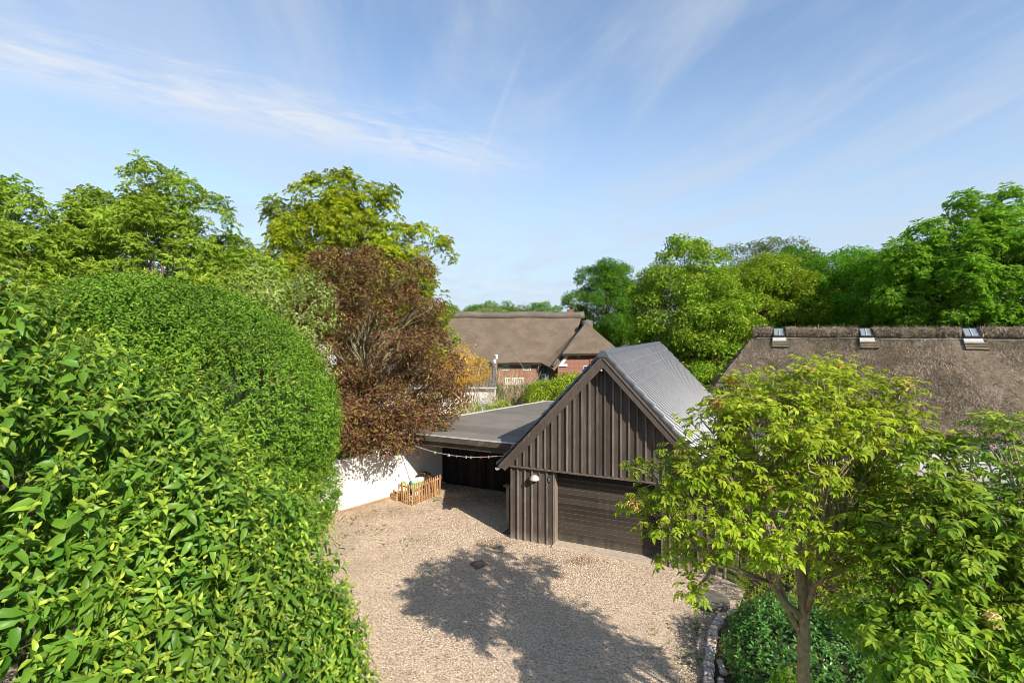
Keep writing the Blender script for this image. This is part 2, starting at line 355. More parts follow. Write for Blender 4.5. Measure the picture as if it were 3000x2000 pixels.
M['bark'] = simple('grey_brown_bark', (0.13, 0.10, 0.07), 0.9, 0.4, 12, 0.15, 0.6)
M['barklight'] = simple('pale_olive_bark', (0.27, 0.225, 0.13), 0.85, 0.4, 14, 0.15, 0.5)
M['barkdark'] = simple('dark_bark', (0.065, 0.045, 0.035), 0.9, 0.4, 12, 0.15, 0.6)
M['twig'] = simple('tan_twigs', (0.36, 0.27, 0.17), 0.85, 0.3, 10)
# foliage
M['lf_near'] = leaf_mat('cherry_leaf', (0.030, 0.112, 0.009), (0.105, 0.240, 0.024), (0.36, 0.44, 0.045), 0.26, 0.4, 0.25)
M['lf_dome'] = leaf_mat('hedge_leaf', (0.040, 0.130, 0.009), (0.108, 0.240, 0.020), (0.27, 0.37, 0.035), 0.26, 0.5, 0.14)
M['lf_ash'] = leaf_mat('ash_leaf', (0.075, 0.180, 0.009), (0.24, 0.385, 0.032), (0.52, 0.58, 0.10), 0.42, 0.5, 0.08)
M['lf_ashy'] = leaf_mat('yellow_green_ash_leaf', (0.105, 0.195, 0.009), (0.29, 0.40, 0.030), (0.62, 0.57, 0.04), 0.44, 0.5, 0.08)
M['lf_copper'] = leaf_mat('copper_leaf', (0.060, 0.024, 0.013), (0.21, 0.080, 0.045), (0.27, 0.24, 0.05), 0.28, 0.45, 0.3, (1.3, 0.95, 0.55))
M['lf_pale'] = leaf_mat('pale_cherry_leaf', (0.12, 0.20, 0.03), (0.27, 0.36, 0.075), (0.45, 0.50, 0.17), 0.36, 0.45, 0.25)
M['lf_gold'] = leaf_mat('golden_leaf', (0.38, 0.22, 0.025), (0.68, 0.44, 0.05), (0.78, 0.60, 0.10), 0.35, 0.5, 0.2, (1.2, 1.0, 0.5))
M['lf_dark'] = leaf_mat('dark_green_leaf', (0.045, 0.140, 0.010), (0.145, 0.30, 0.026), (0.28, 0.40, 0.045), 0.40, 0.5, 0.05)
M['lf_maple'] = leaf_mat('maple_leaf', (0.070, 0.175, 0.009), (0.22, 0.39, 0.028), (0.56, 0.58, 0.09), 0.42, 0.5, 0.06)
M['lf_mapley'] = leaf_mat('yellowish_maple_leaf', (0.080, 0.180, 0.009), (0.25, 0.39, 0.026), (0.58, 0.54, 0.08), 0.42, 0.5, 0.06)
M['lf_willow'] = leaf_mat('grey_green_leaf', (0.085, 0.13, 0.04), (0.18, 0.235, 0.08), (0.26, 0.31, 0.11), 0.34, 0.45, 0.35)
M['lf_bright'] = leaf_mat('bright_green_leaf', (0.055, 0.180, 0.008), (0.18, 0.40, 0.026), (0.38, 0.54, 0.07), 0.44, 0.5, 0.06)
M['lf_lime'] = leaf_mat('lime_green_leaf', (0.11, 0.22, 0.010), (0.30, 0.42, 0.022), (0.52, 0.57, 0.07), 0.38, 0.5, 0.14)
M['lf_ornus'] = leaf_mat('manna_ash_leaflet', (0.105, 0.215, 0.010), (0.29, 0.43, 0.026), (0.64, 0.64, 0.06), 0.42, 0.45, 0.12)
M['lf_right'] = leaf_mat('large_ash_leaflet', (0.060, 0.170, 0.010), (0.155, 0.310, 0.024), (0.46, 0.53, 0.055), 0.36, 0.42, 0.15)
M['lf_laurel'] = leaf_mat('glossy_laurel_leaf', (0.025, 0.10, 0.018), (0.07, 0.19, 0.028), (0.17, 0.31, 0.05), 0.22, 0.35, 0.35)
M['lf_far'] = leaf_mat('distant_leaf', (0.09, 0.16, 0.03), (0.20, 0.28, 0.06), (0.45, 0.46, 0.22), 0.34, 0.5, 0.2)
M['lf_flower'] = leaf_mat('cream_orange_panicle', (0.62, 0.40, 0.10), (0.75, 0.58, 0.20), (0.82, 0.74, 0.40), 0.25, 0.6, 0.1, (1.1, 1.0, 0.8))
M['lf_pink'] = leaf_mat('pink_petals', (0.55, 0.20, 0.30), (0.80, 0.50, 0.54), (0.85, 0.70, 0.70), 0.25, 0.6, 0.1, (1.1, 0.9, 0.9))
M['lf_magenta'] = leaf_mat('magenta_petals', (0.35, 0.05, 0.16), (0.60, 0.14, 0.30), (0.7, 0.3, 0.4), 0.25, 0.6, 0.1, (1.1, 0.8, 0.9))
M['lf_whitefl'] = leaf_mat('white_blossom', (0.6, 0.6, 0.5), (0.8, 0.8, 0.72), (0.8, 0.8, 0.7), 0.2, 0.6, 0.1, (1, 1, 0.9))
M['lf_orange'] = leaf_mat('orange_red_petals', (0.45, 0.07, 0.02), (0.65, 0.14, 0.03), (0.7, 0.2, 0.05), 0.2, 0.6, 0.1, (1.1, 0.8, 0.6))
M['lf_grass'] = leaf_mat('grass_blade', (0.06, 0.12, 0.02), (0.14, 0.21, 0.035), (0.28, 0.30, 0.07), 0.3)

# ------------------------------------------------------------------ object helpers
def link(o, parent=None):
    COL.objects.link(o)
    if parent is not None: o.parent = parent
    return o
def tag(o, label=None, cat=None, group=None, kind=None):
    if label: o['label'] = label
    if cat: o['category'] = cat
    if group: o['group'] = group
    if kind: o['kind'] = kind
    return o
def empty(name, loc, rz=0.0, label=None, cat=None, group=None):
    o = bpy.data.objects.new(name, None); o.empty_display_size = 0.2
    o.location = loc; o.rotation_euler = (0, 0, rz); COL.objects.link(o)
    return tag(o, label, cat, group)
def mobj(name, mesh, parent=None, loc=(0, 0, 0), rot=(0, 0, 0)):
    o = bpy.data.objects.new(name, mesh); o.location = loc; o.rotation_euler = rot
    return link(o, parent)

class MB:
    def __init__(s): s.v = []; s.f = []
    def add(s, vs, fs):
        n = len(s.v); s.v += [tuple(map(float, p)) for p in vs]; s.f += [tuple(i + n for i in f) for f in fs]; return s
    def box(s, x0, x1, y0, y1, z0, z1):
        return s.add([(x0, y0, z0), (x1, y0, z0), (x1, y1, z0), (x0, y1, z0), (x0, y0, z1), (x1, y0, z1), (x1, y1, z1), (x0, y1, z1)],
                     [(0, 3, 2, 1), (4, 5, 6, 7), (0, 1, 5, 4), (1, 2, 6, 5), (2, 3, 7, 6), (3, 0, 4, 7)])
    def hexa(s, bot, top):      # four points each, same winding (counter-clockwise from above)
        return s.add(list(bot) + list(top), [(3, 2, 1, 0), (4, 5, 6, 7), (0, 1, 5, 4), (1, 2, 6, 5), (2, 3, 7, 6), (3, 0, 4, 7)])
    def prism(s, poly, axis, a, b):   # poly of (p, q); axis 'y': (p, a, q)
        n = len(poly)
        f = {'y': lambda p, t: (p[0], t, p[1]), 'x': lambda p, t: (t, p[0], p[1]), 'z': lambda p, t: (p[0], p[1], t)}[axis]
        vs = [f(p, a) for p in poly] + [f(p, b) for p in poly]
        fs = [tuple(range(n)), tuple(range(2 * n - 1, n - 1, -1))] + [(i, i + n, (i + 1) % n + n, (i + 1) % n) for i in range(n)]
        return s.add(vs, fs)
    def tube(s, path, radii, k=6, cap=True):
        path = [Vector(p) for p in path]; n = len(path)
        if not hasattr(radii, '__len__'): radii = [radii] * n
        vs = []; 
        for i, p in enumerate(path):
            d = (path[min(i + 1, n - 1)] - path[max(i - 1, 0)])
            if d.length < 1e-6: d = Vector((0, 0, 1))
            d.normalize(); a = d.cross(Vector((0, 0, 1)) if abs(d.z) < 0.9 else Vector((1, 0, 0))).normalized(); b = d.cross(a)
            for j in range(k):
                t = 2 * math.pi * j / k; vs.append(p + (a * math.cos(t) + b * math.sin(t)) * radii[i])
        fs = [(i * k + j, i * k + (j + 1) % k, (i + 1) * k + (j + 1) % k, (i + 1) * k + j) for i in range(n - 1) for j in range(k)]
        if cap: fs += [tuple(range(k - 1, -1, -1)), tuple(range((n - 1) * k, n * k))]
        return s.add(vs, fs)
    def lathe(s, prof, c=(0, 0, 0), k=20, a0=0, a1=2 * math.pi):
        full = abs(a1 - a0 - 2 * math.pi) < 1e-6; m = k if full else k + 1; vs = []
        for (r, z) in prof:
            for j in range(m):
                t = a0 + (a1 - a0) * j / k; vs.append((c[0] + r * math.cos(t), c[1] + r * math.sin(t), c[2] + z))
        fs = []
        for i in range(len(prof) - 1):
            for j in range(k): 
                j2 = (j + 1) % m; fs.append((i * m + j, i * m + j2, (i + 1) * m + j2, (i + 1) * m + j))
        return s.add(vs, fs)
    def mesh(s, name, mt, smooth=False):
        me = bpy.data.meshes.new(name); me.from_pydata(s.v, [], s.f)
        if mt is not None: me.materials.append(M[mt] if isinstance(mt, str) else mt)
        if smooth: me.polygons.foreach_set('use_smooth', [True] * len(me.polygons))
        me.update(); return me
    def build(s, name, mt, parent=None, loc=(0, 0, 0), rot=(0, 0, 0), smooth=False):
        return mobj(name, s.mesh(name, mt, smooth), parent, loc, rot)
def bevel(o, w=0.01, seg=1):
    b = o.modifiers.new('bevel', 'BEVEL'); b.width = w; b.segments = seg; b.limit_method = 'ANGLE'; return o

def npmesh(name, V, T, tone=None, mt=None, smooth=False):
    me = bpy.data.meshes.new(name); V = np.ascontiguousarray(V, dtype=np.float32); T = np.ascontiguousarray(T, dtype=np.int32)
    me.vertices.add(len(V)); me.vertices.foreach_set('co', V.ravel())
    me.loops.add(T.size); me.loops.foreach_set('vertex_index', T.ravel())
    me.polygons.add(len(T)); me.polygons.foreach_set('loop_start', np.arange(0, T.size, T.shape[1], dtype=np.int32))
    me.polygons.foreach_set('use_smooth', np.full(len(T), smooth, dtype=bool))
    me.update(calc_edges=True)
    if tone is not None:
        at = me.attributes.new('tone', 'FLOAT_COLOR', 'POINT')
        c = np.zeros((len(V), 4), np.float32); c[:, :2] = tone; c[:, 3] = 1; at.data.foreach_set('color', c.ravel())
    if mt: me.materials.append(M[mt])
    return me

def px(x, y, Y):   # photo pixel at a given distance -> world
    return np.array([(x - 1500) / FPX * Y, Y, CH - (y - HOR) / FPX * Y])
def gd(x, y):      # photo pixel of a point on the yard -> world
    Y = FPX * CH / (y - HOR); return ((x - 1500) / FPX * Y, Y)

# ------------------------------------------------------------------ leaves
def leaf8(L=1.0, W=0.45, droop=0.35, fold=0.5):
    t = [0, 0.3, 0.66, 1.0]; w = [0, 0.92, 0.80, 0]; 
    z = lambda q: -droop * q ** 1.8 * L
    x = lambda q: L * (q - 0.12 * droop * q * q)
    v = [(x(q), 0, z(q)) for q in t]
    for i in (1, 2):
        h = W * 0.5 * L * w[i]; v += [(x(t[i]), h, z(t[i]) + fold * h), (x(t[i]), -h, z(t[i]) + fold * h)]
    f = [(0, 1, 4), (0, 5, 1), (1, 2, 6), (1, 6, 4), (1, 5, 7), (1, 7, 2), (2, 3, 6), (2, 7, 3)]
    return np.array(v), np.array(f)
def leaf4(L=1.0, W=0.45, droop=0.35, fold=0.2):
    h = W * L * 0.5
    v = [(0, 0, 0), (0.5 * L, h, -0.22 * droop * L + fold * h), (0.52 * L, 0, -0.24 * droop * L), (0.5 * L, -h, -0.22 * droop * L + fold * h), (L * (1 - 0.12 * droop), 0, -droop * L)]
    f = [(0, 2, 1), (0, 3, 2), (2, 4, 1), (2, 3, 4)]
    return np.array(v), np.array(f)
def leaf2(L=1.0, W=0.5, droop=0.2, fold=0.15):
    h = W * L * 0.5
    return np.array([(0, 0, 0), (0.48 * L, h, fold * h), (L, 0, -droop * L), (0.48 * L, -h, fold * h)]), np.array([(0, 3, 2), (0, 2, 1)])

def rotm(az, el, roll=0.0):      # local x -> direction (az, el), z up-ish
    ca, sa, ce, se, cr, sr = math.cos(az), math.sin(az), math.cos(el), math.sin(el), math.cos(roll), math.sin(roll)
    Rz = np.array([[ca, -sa, 0], [sa, ca, 0], [0, 0, 1]]); Ry = np.array([[ce, 0, -se], [0, 1, 0], [se, 0, ce]]); Rx = np.array([[1, 0, 0], [0, cr, -sr], [0, sr, cr]])
    return Rz @ Ry @ Rx
class Tpl:
    def __init__(s): s.V = []; s.T = []; s.C = []; s.n = 0
    def add(s, v, f, Rm, off, sc, rnd, young):
        s.V.append((v * sc) @ Rm.T + off); s.T.append(f + s.n); s.C.append(np.tile([rnd, young], (len(v), 1))); s.n += len(v)
    def done(s): return np.vstack(s.V), np.vstack(s.T), np.vstack(s.C)
def stick(r, h):
    a = [(r * math.cos(t), r * math.sin(t), 0) for t in (0, 2.1, 4.2)] + [(0.4 * r * math.cos(t), 0.4 * r * math.sin(t), h) for t in (0, 2.1, 4.2)]
    return np.array(a), np.array([(0, 1, 4), (0, 4, 3), (1, 2, 5), (1, 5, 4), (2, 0, 3), (2, 3, 5)])
def shoot_alt(n, S, leafL, leaf, rr, young_from=0.7, el0=-0.1, el1=0.95, stem=True, spread=0.35, dr=(0.25, 0.6), W=(0.42, 0.54)):
    t = Tpl()
    if stem: v, f = stick(0.006, S); t.add(v, f, np.eye(3), np.zeros(3), 1, 0.9, 0.55)
    a0 = rr.uniform(0, 6.28)
    for i in range(n):
        q = i / (n - 1); az = a0 + i * 2.4 + rr.normal(0, 0.3); el = el0 + (el1 - el0) * q ** 1.3 + rr.normal(0, spread * 0.6)
        L = leafL * (1.0 - 0.5 * max(0, q - 0.55) / 0.45) * rr.uniform(0.75, 1.12)
        v, f = leaf(1.0, rr.uniform(*W), rr.uniform(*dr) * (1.1 - 0.4 * q))
        yg = max(0, (q - young_from) / (1 - young_from)) * rr.uniform(0.6, 1.0) + (0.15 * rr.random())
        t.add(v, f, rotm(az, el, rr.normal(0, 0.35)), np.array([0, 0, S * q]), L, rr.random(), min(1, yg))
    return t.done()
def shoot_compound(nl, npair, L, leafL, leaf, rr, W=0.45, droop=0.25, e0=0.25):
    """a twig end with nl pinnate leaves of 2*npair+1 leaflets"""
    t = Tpl(); a0 = rr.uniform(0, 6.28)
    for i in range(nl):
        az = a0 + (i % 2) * math.pi + (i // 2) * 1.57 + rr.normal(0, 0.25); el = e0 + 0.25 * (i // 2) + rr.normal(0, 0.2)
        z0 = 0.05 * (i // 2); Lr = L * rr.uniform(0.8, 1.15); yg0 = 0.12 + 0.28 * (i // 2) / max(1, nl // 2 - 1) if nl > 2 else 0.2
        d = lambda q: np.array([math.cos(az) * math.cos(el) * q * Lr, math.sin(az) * math.cos(el) * q * Lr, z0 + (math.sin(el) * q - droop * q * q) * Lr])
        v, f = stick(0.004, 1.0)
        def put(q, da, sc, e):
            lv, lf = leaf(1.0, W * rr.uniform(0.9, 1.1), rr.uniform(0.25, 0.55))
            t.add(lv, lf, rotm(az + da, e, rr.normal(0, 0.3)), d(q), leafL * sc * rr.uniform(0.85, 1.15), rr.random(), min(1, yg0 * rr.uniform(0.4, 1.6)))
        for k in range(npair):
            q = 0.38 + 0.5 * k / max(1, npair - 1)
            for sgn in (-1, 1): put(q, sgn * rr.uniform(0.85, 1.15), 0.85 + 0.15 * q, el - 0.7 * q + rr.normal(0, 0.15))
        put(1.0, 0, 1.05, el - 0.55)
    return t.done()
def spray(n, rad, leafL, leaf, rr, W=0.5, youngp=0.15, flat=0.6):
    t = Tpl()
    for i in range(n):
        d = rr.normal(size=3); d /= np.linalg.norm(d); o = d * rad * rr.random() ** 0.5; o[2] *= flat
        az = math.atan2(d[1], d[0]) + rr.normal(0, 0.7)
        v, f = leaf(1.0, W * rr.uniform(0.85, 1.15), rr.uniform(0.1, 0.45))
        t.add(v, f, rotm(az, rr.normal(-0.15, 0.4), rr.normal(0, 0.5)), o, leafL * rr.uniform(0.7, 1.2), rr.random(), rr.random() if rr.random() < youngp else 0.0)
    return t.done()

def scatter(tpls, P, D, S, rr, tone_shift=None):
    """copies of the templates at P, local z along D, size S -> one vertex / triangle / tone array"""
    P = np.asarray(P); D = np.asarray(D); S = np.asarray(S); n = len(P)
    D = D / np.linalg.norm(D, axis=1, keepdims=True)
    a = rr.uniform(0, 2 * math.pi, n); ref = np.stack([np.cos(a), np.sin(a), np.zeros(n)], 1)
    X = ref - D * (ref * D).sum(1, keepdims=True); X /= np.linalg.norm(X, axis=1, keepdims=True) + 1e-9
    Yv = np.cross(D, X); Rm = np.stack([X, Yv, D], 2)
    which = rr.integers(0, len(tpls), n); VV = []; TT = []; CC = []; off = 0
    for k, (v, f, c) in enumerate(tpls):
        I = np.where(which == k)[0]
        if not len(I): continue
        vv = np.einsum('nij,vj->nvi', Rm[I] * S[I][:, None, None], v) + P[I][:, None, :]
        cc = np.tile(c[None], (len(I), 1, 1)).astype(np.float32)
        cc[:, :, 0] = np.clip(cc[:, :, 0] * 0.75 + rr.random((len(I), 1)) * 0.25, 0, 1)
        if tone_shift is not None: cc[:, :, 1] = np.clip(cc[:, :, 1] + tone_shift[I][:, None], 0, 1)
        VV.append(vv.reshape(-1, 3)); CC.append(cc.reshape(-1, 2))
        TT.append((f[None] + (np.arange(len(I)) * len(v))[:, None, None]).reshape(-1, 3) + off); off += len(I) * len(v)
    return np.vstack(VV), np.vstack(TT), np.vstack(CC)

def lump(dirs, seed, amp=0.12):
    r2 = np.random.default_rng(seed); s = np.zeros(len(dirs))
    for k in range(7):
        w = r2.normal(size=3) * (2 + 1.3 * k); s += np.sin(dirs @ w + r2.uniform(0, 6)) / (1 + 0.5 * k)
    return 1 + amp * s / 2.2
def shell(ells, dens, rr, lo=0.86, hi=1.02, zmin=0.05, amp=0.08, seed=1, upb=0.7):
    """points near the surface of a union of ellipsoids; returns points and shoot directions"""
    PP = []; DD = []; LV = []
    for k, (c, r) in enumerate(ells):
        c = np.array(c, float); r = np.array(r, float)
        A = 4 * math.pi * (((r[0] * r[1]) ** 1.6 + (r[0] * r[2]) ** 1.6 + (r[1] * r[2]) ** 1.6) / 3) ** (1 / 1.6)
        n = int(A * dens); d = rr.normal(size=(n * 2, 3)); d /= np.linalg.norm(d, axis=1, keepdims=True)
        nr = d / r; wgt = np.linalg.norm(nr, axis=1); keep = rr.random(len(d)) < wgt / wgt.max() * 1.0
        d = d[keep][:n]
        lv = rr.random(len(d)) ** 0.6; f = (lo + (hi - lo) * lv) * lump(d, seed + k, amp)
        p = c + d * r * f[:, None]; nm = d / r; nm /= np.linalg.norm(nm, axis=1, keepdims=True)
        ok = (p[:, 2] > zmin) & ((nm[:, 1] < 0.35) | (rr.random(len(p)) < 0.45))
        for j, (c2, r2) in enumerate(ells):
            if j != k: ok &= (((p - np.array(c2)) / np.array(r2)) ** 2).sum(1) > 0.66
        D = nm + np.array([0, 0, upb]) + rr.normal(0, 0.3, p.shape)
        PP.append(p[ok]); DD.append(D[ok]); LV.append(lv[ok])
    return np.vstack(PP), np.vstack(DD), np.concatenate(LV)

def bez(a, b, rr, n=6, out=0.7, up=0.12):
    a = np.array(a, float); b = np.array(b, float); d = b - a; c = a + np.array([d[0] * out, d[1] * out, d[2] * up]) + rr.normal(0, 0.05, 3) * np.linalg.norm(d)
    return [(1 - q) ** 2 * a + 2 * q * (1 - q) * c + q * q * b for q in np.linspace(0, 1, n)]
def branch_path(a, b, rr, n=6, wob=0.12, rise=0.15):
    a = np.array(a, float); b = np.array(b, float); L = np.linalg.norm(b - a); pts = []
    w = rr.normal(0, wob, 3) * L
    for i in range(n):
        q = i / (n - 1); p = a + (b - a) * q + w * math.sin(math.pi * q) * 0.6 + np.array([0, 0, rise * L * math.sin(math.pi * q) * (1 if b[2] > a[2] else 0.4)]) + rr.normal(0, 0.012, 3) * L * (0 < i < n - 1)
        pts.append(p)
    return pts

def tree(name, label, base, crown_c, crown_r, leafmat, seed, nclump=22, clr=0.34, sprays=2200, tpl='spray', leafL=0.17, nl=12, rad=0.36,
         trunk_r=0.22, barkm='bark', group=None, cat='tree', fill=0.55, lowcut=-0.75, youngp=0.15, sub=5, flat=0.7, extra=None, twigs=0, W=0.5, skew=1.0):
    rr = np.random.default_rng(seed); bx, by, bz = base
    o = empty(name, base, 0, label, cat, group)
    cc = np.array(crown_c, float); cr = np.array(crown_r, float); B = np.array(base, float)
    clumps = []; tries = 0
    while len(clumps) < nclump and tries < 4000:
        tries += 1
        d = rr.normal(size=3); d /= np.linalg.norm(d)
        if d[2] < lowcut: continue
        f = rr.uniform(fill, 0.86); p = cc + d * cr * f
        r = clr * cr.mean() * rr.uniform(0.75, 1.25)
        if all(np.linalg.norm(p - q) > 0.55 * (r + s) for q, s in clumps): clumps.append((p, r))
    if extra: clumps += [(np.array(p, float), r) for p, r in extra]
    # trunk and limbs
    top = cc + np.array([rr.normal(0, 0.1) * cr[0], rr.normal(0, 0.1) * cr[1], cr[2] * 0.45])
    mb = MB(); tp = branch_path(B, top, rr, 8, 0.04, 0)
    mb.tube([p - B for p in tp], [trunk_r * (1.25 if i == 0 else 1) * (1 - 0.85 * i / 7) for i in range(8)], 8); mb.build('trunk', barkm, o, smooth=True)
    lb = MB()
    for p, r in clumps:
        h = np.clip((p[2] - B[2]) / (top[2] - B[2]) - 0.28, 0.18, 0.9); s = B + (top - B) * h; s[:2] = np.interp(h, np.linspace(0, 1, 8), [q[0] for q in tp]), np.interp(h, np.linspace(0, 1, 8), [q[1] for q in tp])
        bp = branch_path(s, p, rr, 6, 0.07, 0.08); r0 = trunk_r * 0.38 * (1.1 - h)
        lb.tube([q - B for q in bp], [r0 * (1 - 0.8 * i / 5) + 0.006 for i in range(6)], 5)
        for k in range(sub):
            d = rr.normal(size=3); d /= np.linalg.norm(d); e = p + d * r * 0.85
            lb.tube([q - B for q in branch_path(bp[3], e, rr, 4, 0.06, 0.05)], [r0 * 0.35 + 0.004, r0 * 0.25 + 0.004, r0 * 0.15 + 0.003, 0.003], 4, False)
    lb.build('limbs', barkm, o, smooth=True)
    # foliage
    if tpl == 'spray': tp_ = [spray(nl, rad, leafL, leaf2, rr, W, youngp) for _ in range(6)]
    elif tpl == 'ash': tp_ = [shoot_compound(6, 3, 0.30, leafL, leaf2, rr, 0.42, 0.25, 0.45) for _ in range(6)]
    else: tp_ = tpl
    tot = sum(r * r for _, r in clumps); PP = []; DD = []
    for p, r in clumps:
        n = max(6, int(sprays * r * r / tot)); d = rr.normal(size=(n, 3)); d /= np.linalg.norm(d, axis=1, keepdims=True)
        out = (p - cc) / cr; d = d + 0.35 * out / (np.linalg.norm(out) + 1e-6); d /= np.linalg.norm(d, axis=1, keepdims=True)
        f = (0.5 + 0.55 * rr.random(n) ** 0.6)
        P = p + d * np.array([1, 1, flat]) * (r * f * lump(d, seed + int(1000 * r), 0.25))[:, None]
        PP.append(P); DD.append(d * 0.8 + np.array([0, 0, 0.8]) + rr.normal(0, 0.25, (n, 3)))
    P = np.vstack(PP); D = np.vstack(DD); ok = P[:, 2] > B[2] + 0.3
    V, T, C = scatter(tp_, P[ok], D[ok], rr.uniform(0.75, 1.25, ok.sum()), rr)
    mobj('crown', npmesh('crown', V - B, T, C, leafmat), o)
    return o

# ================================================================== SETTING
def gz(x, y): 
    t = np.clip((np.asarray(y, float) - 26) / 22, 0, 1); return 0.6 * t * t * (3 - 2 * t)
def ground():
    xs = np.concatenate([[-700, -300, -120], np.linspace(-60, 60, 41), [120, 300, 700]]); ys = np.concatenate([[-60, -25], np.linspace(-10, 70, 41), [100, 160, 300, 600, 1200]])
    X, Y = np.meshgrid(xs, ys, indexing='ij'); Z = gz(X, Y) - 0.02
    V = np.stack([X, Y, Z], 2).reshape(-1, 3); ny = len(ys)
    F = [(i * ny + j, (i + 1) * ny + j, (i + 1) * ny + j + 1, i * ny + j + 1) for i in range(len(xs) - 1) for j in range(ny - 1)]
    tag(mobj('ground', npmesh('ground', V, np.array(F), None, 'ground')), kind='structure')
ground()
AL = 0.4149; U = np.array([math.cos(AL), -math.sin(AL)]); VV_ = np.array([math.sin(AL), math.cos(AL)])
GA = np.array([-0.03, 15.28])                 # left front corner of the garage
def GW(s, t): p = GA + s * U + t * VV_; return (float(p[0]), float(p[1]))
kerb_line = [gd(2140, 1800), gd(2114, 1813), gd(2099, 1832), gd(2090.6, 1850.8), gd(2086, 1875), gd(2083, 1903), gd(2080, 1930), gd(2077.5, 1953.6), gd(2076.5, 1976), gd(2076, 2000), (3.36, 8.4), (3.25, 7.6), (3.2, 6.6), (3.2, 5), (3.3, 2)]
W0, W1 = np.array([-9.5, 13.32]), np.array([-2.87, 20.70])      # white garden wall, yard side
def gravel():
    poly = [(-7.5, 2), (3.3, 2)] + [(x, y) for x, y in reversed(kerb_line[:-1])] + [gd(2160, 1790), (5.7, 12.3), GW(5.9, -0.1), GW(5.9, 0.2), GW(-0.4, 0.2), GW(-0.2, 3.9), GW(-5.0, 3.9), tuple(W1 + np.array([-.1, .1])), tuple(W0), (-9.5, 6)]
    o = MB().add([(x, y, 0.004) for x, y in poly], [tuple(range(len(poly)))]).build('gravel_yard', 'gravel'); tag(o, kind='structure')
    # planting bed soil to the right
    p2 = [(x + 0.12, y) for x, y in kerb_line] + [(16, 2), (16, 16), (9, 19), GW(6.1, 3), (6.0, 12.6), gd(2170, 1788)]
    o = MB().add([(x, y, 0.012) for x, y in p2], [tuple(range(len(p2)))][::-1]).build('planting_bed', 'soil'); tag(o, kind='structure')
gravel()
def pebbles():
    rr = np.random.default_rng(3); n = 70000
    y = 7.5 + 13 * rr.random(n) ** 1.15; x = rr.uniform(-6.5, 5.2, n)
    kx = np.interp(y, [8.4, 9.0, 9.67, 10.13, 10.53, 10.98, 11.4], [3.3, 3.45, 3.75, 3.95, 4.15, 4.5, 5.2])
    wx = W0[0] + (y - W0[1]) * (W1[0] - W0[0]) / (W1[1] - W0[1]) + 0.15
    rel = np.stack([x, y], 1) - GA; t = rel @ VV_; s = rel @ U
    ok = (x < kx - 0.12) & (x > wx) & ~((s > -0.03) & (t > -0.12)) & (t < 3.75) & (x > -4.6 - 0 * x) 
    x, y = x[ok], y[ok]; n = len(x)
    octv = np.array([(1, 0, 0), (-1, 0, 0), (0, 1, 0), (0, -1, 0), (0, 0, 1), (0, 0, -0.3)], float); octf = np.array([(0, 2, 4), (2, 1, 4), (1, 3, 4), (3, 0, 4)])
    sc = rr.uniform(0.007, 0.015, n); a = rr.uniform(0, 6.28, n); el = rr.uniform(0.6, 1.0, n)
    v = octv[None] * np.stack([sc * rr.uniform(0.9, 1.5, n), sc, sc * rr.uniform(0.6, 0.95, n)], 1)[:, None, :]
    ca, sa = np.cos(a)[:, None], np.sin(a)[:, None]
    vx = v[:, :, 0] * ca - v[:, :, 1] * sa + x[:, None]; vy = v[:, :, 0] * sa + v[:, :, 1] * ca + y[:, None]; vz = v[:, :, 2] + 0.004 + sc[:, None] * 0.25
    V = np.stack([vx, vy, vz], 2).reshape(-1, 3); T = (octf[None] + (np.arange(n) * 6)[:, None, None]).reshape(-1, 3)
    C = np.repeat(np.stack([rr.random(n), np.zeros(n)], 1), 6, 0)
    o = mobj('loose_gravel', npmesh('loose_gravel', V, T, C, 'pebble')); tag(o, 'loose beige and grey gravel stones covering the yard', 'gravel', kind='stuff')
pebbles()

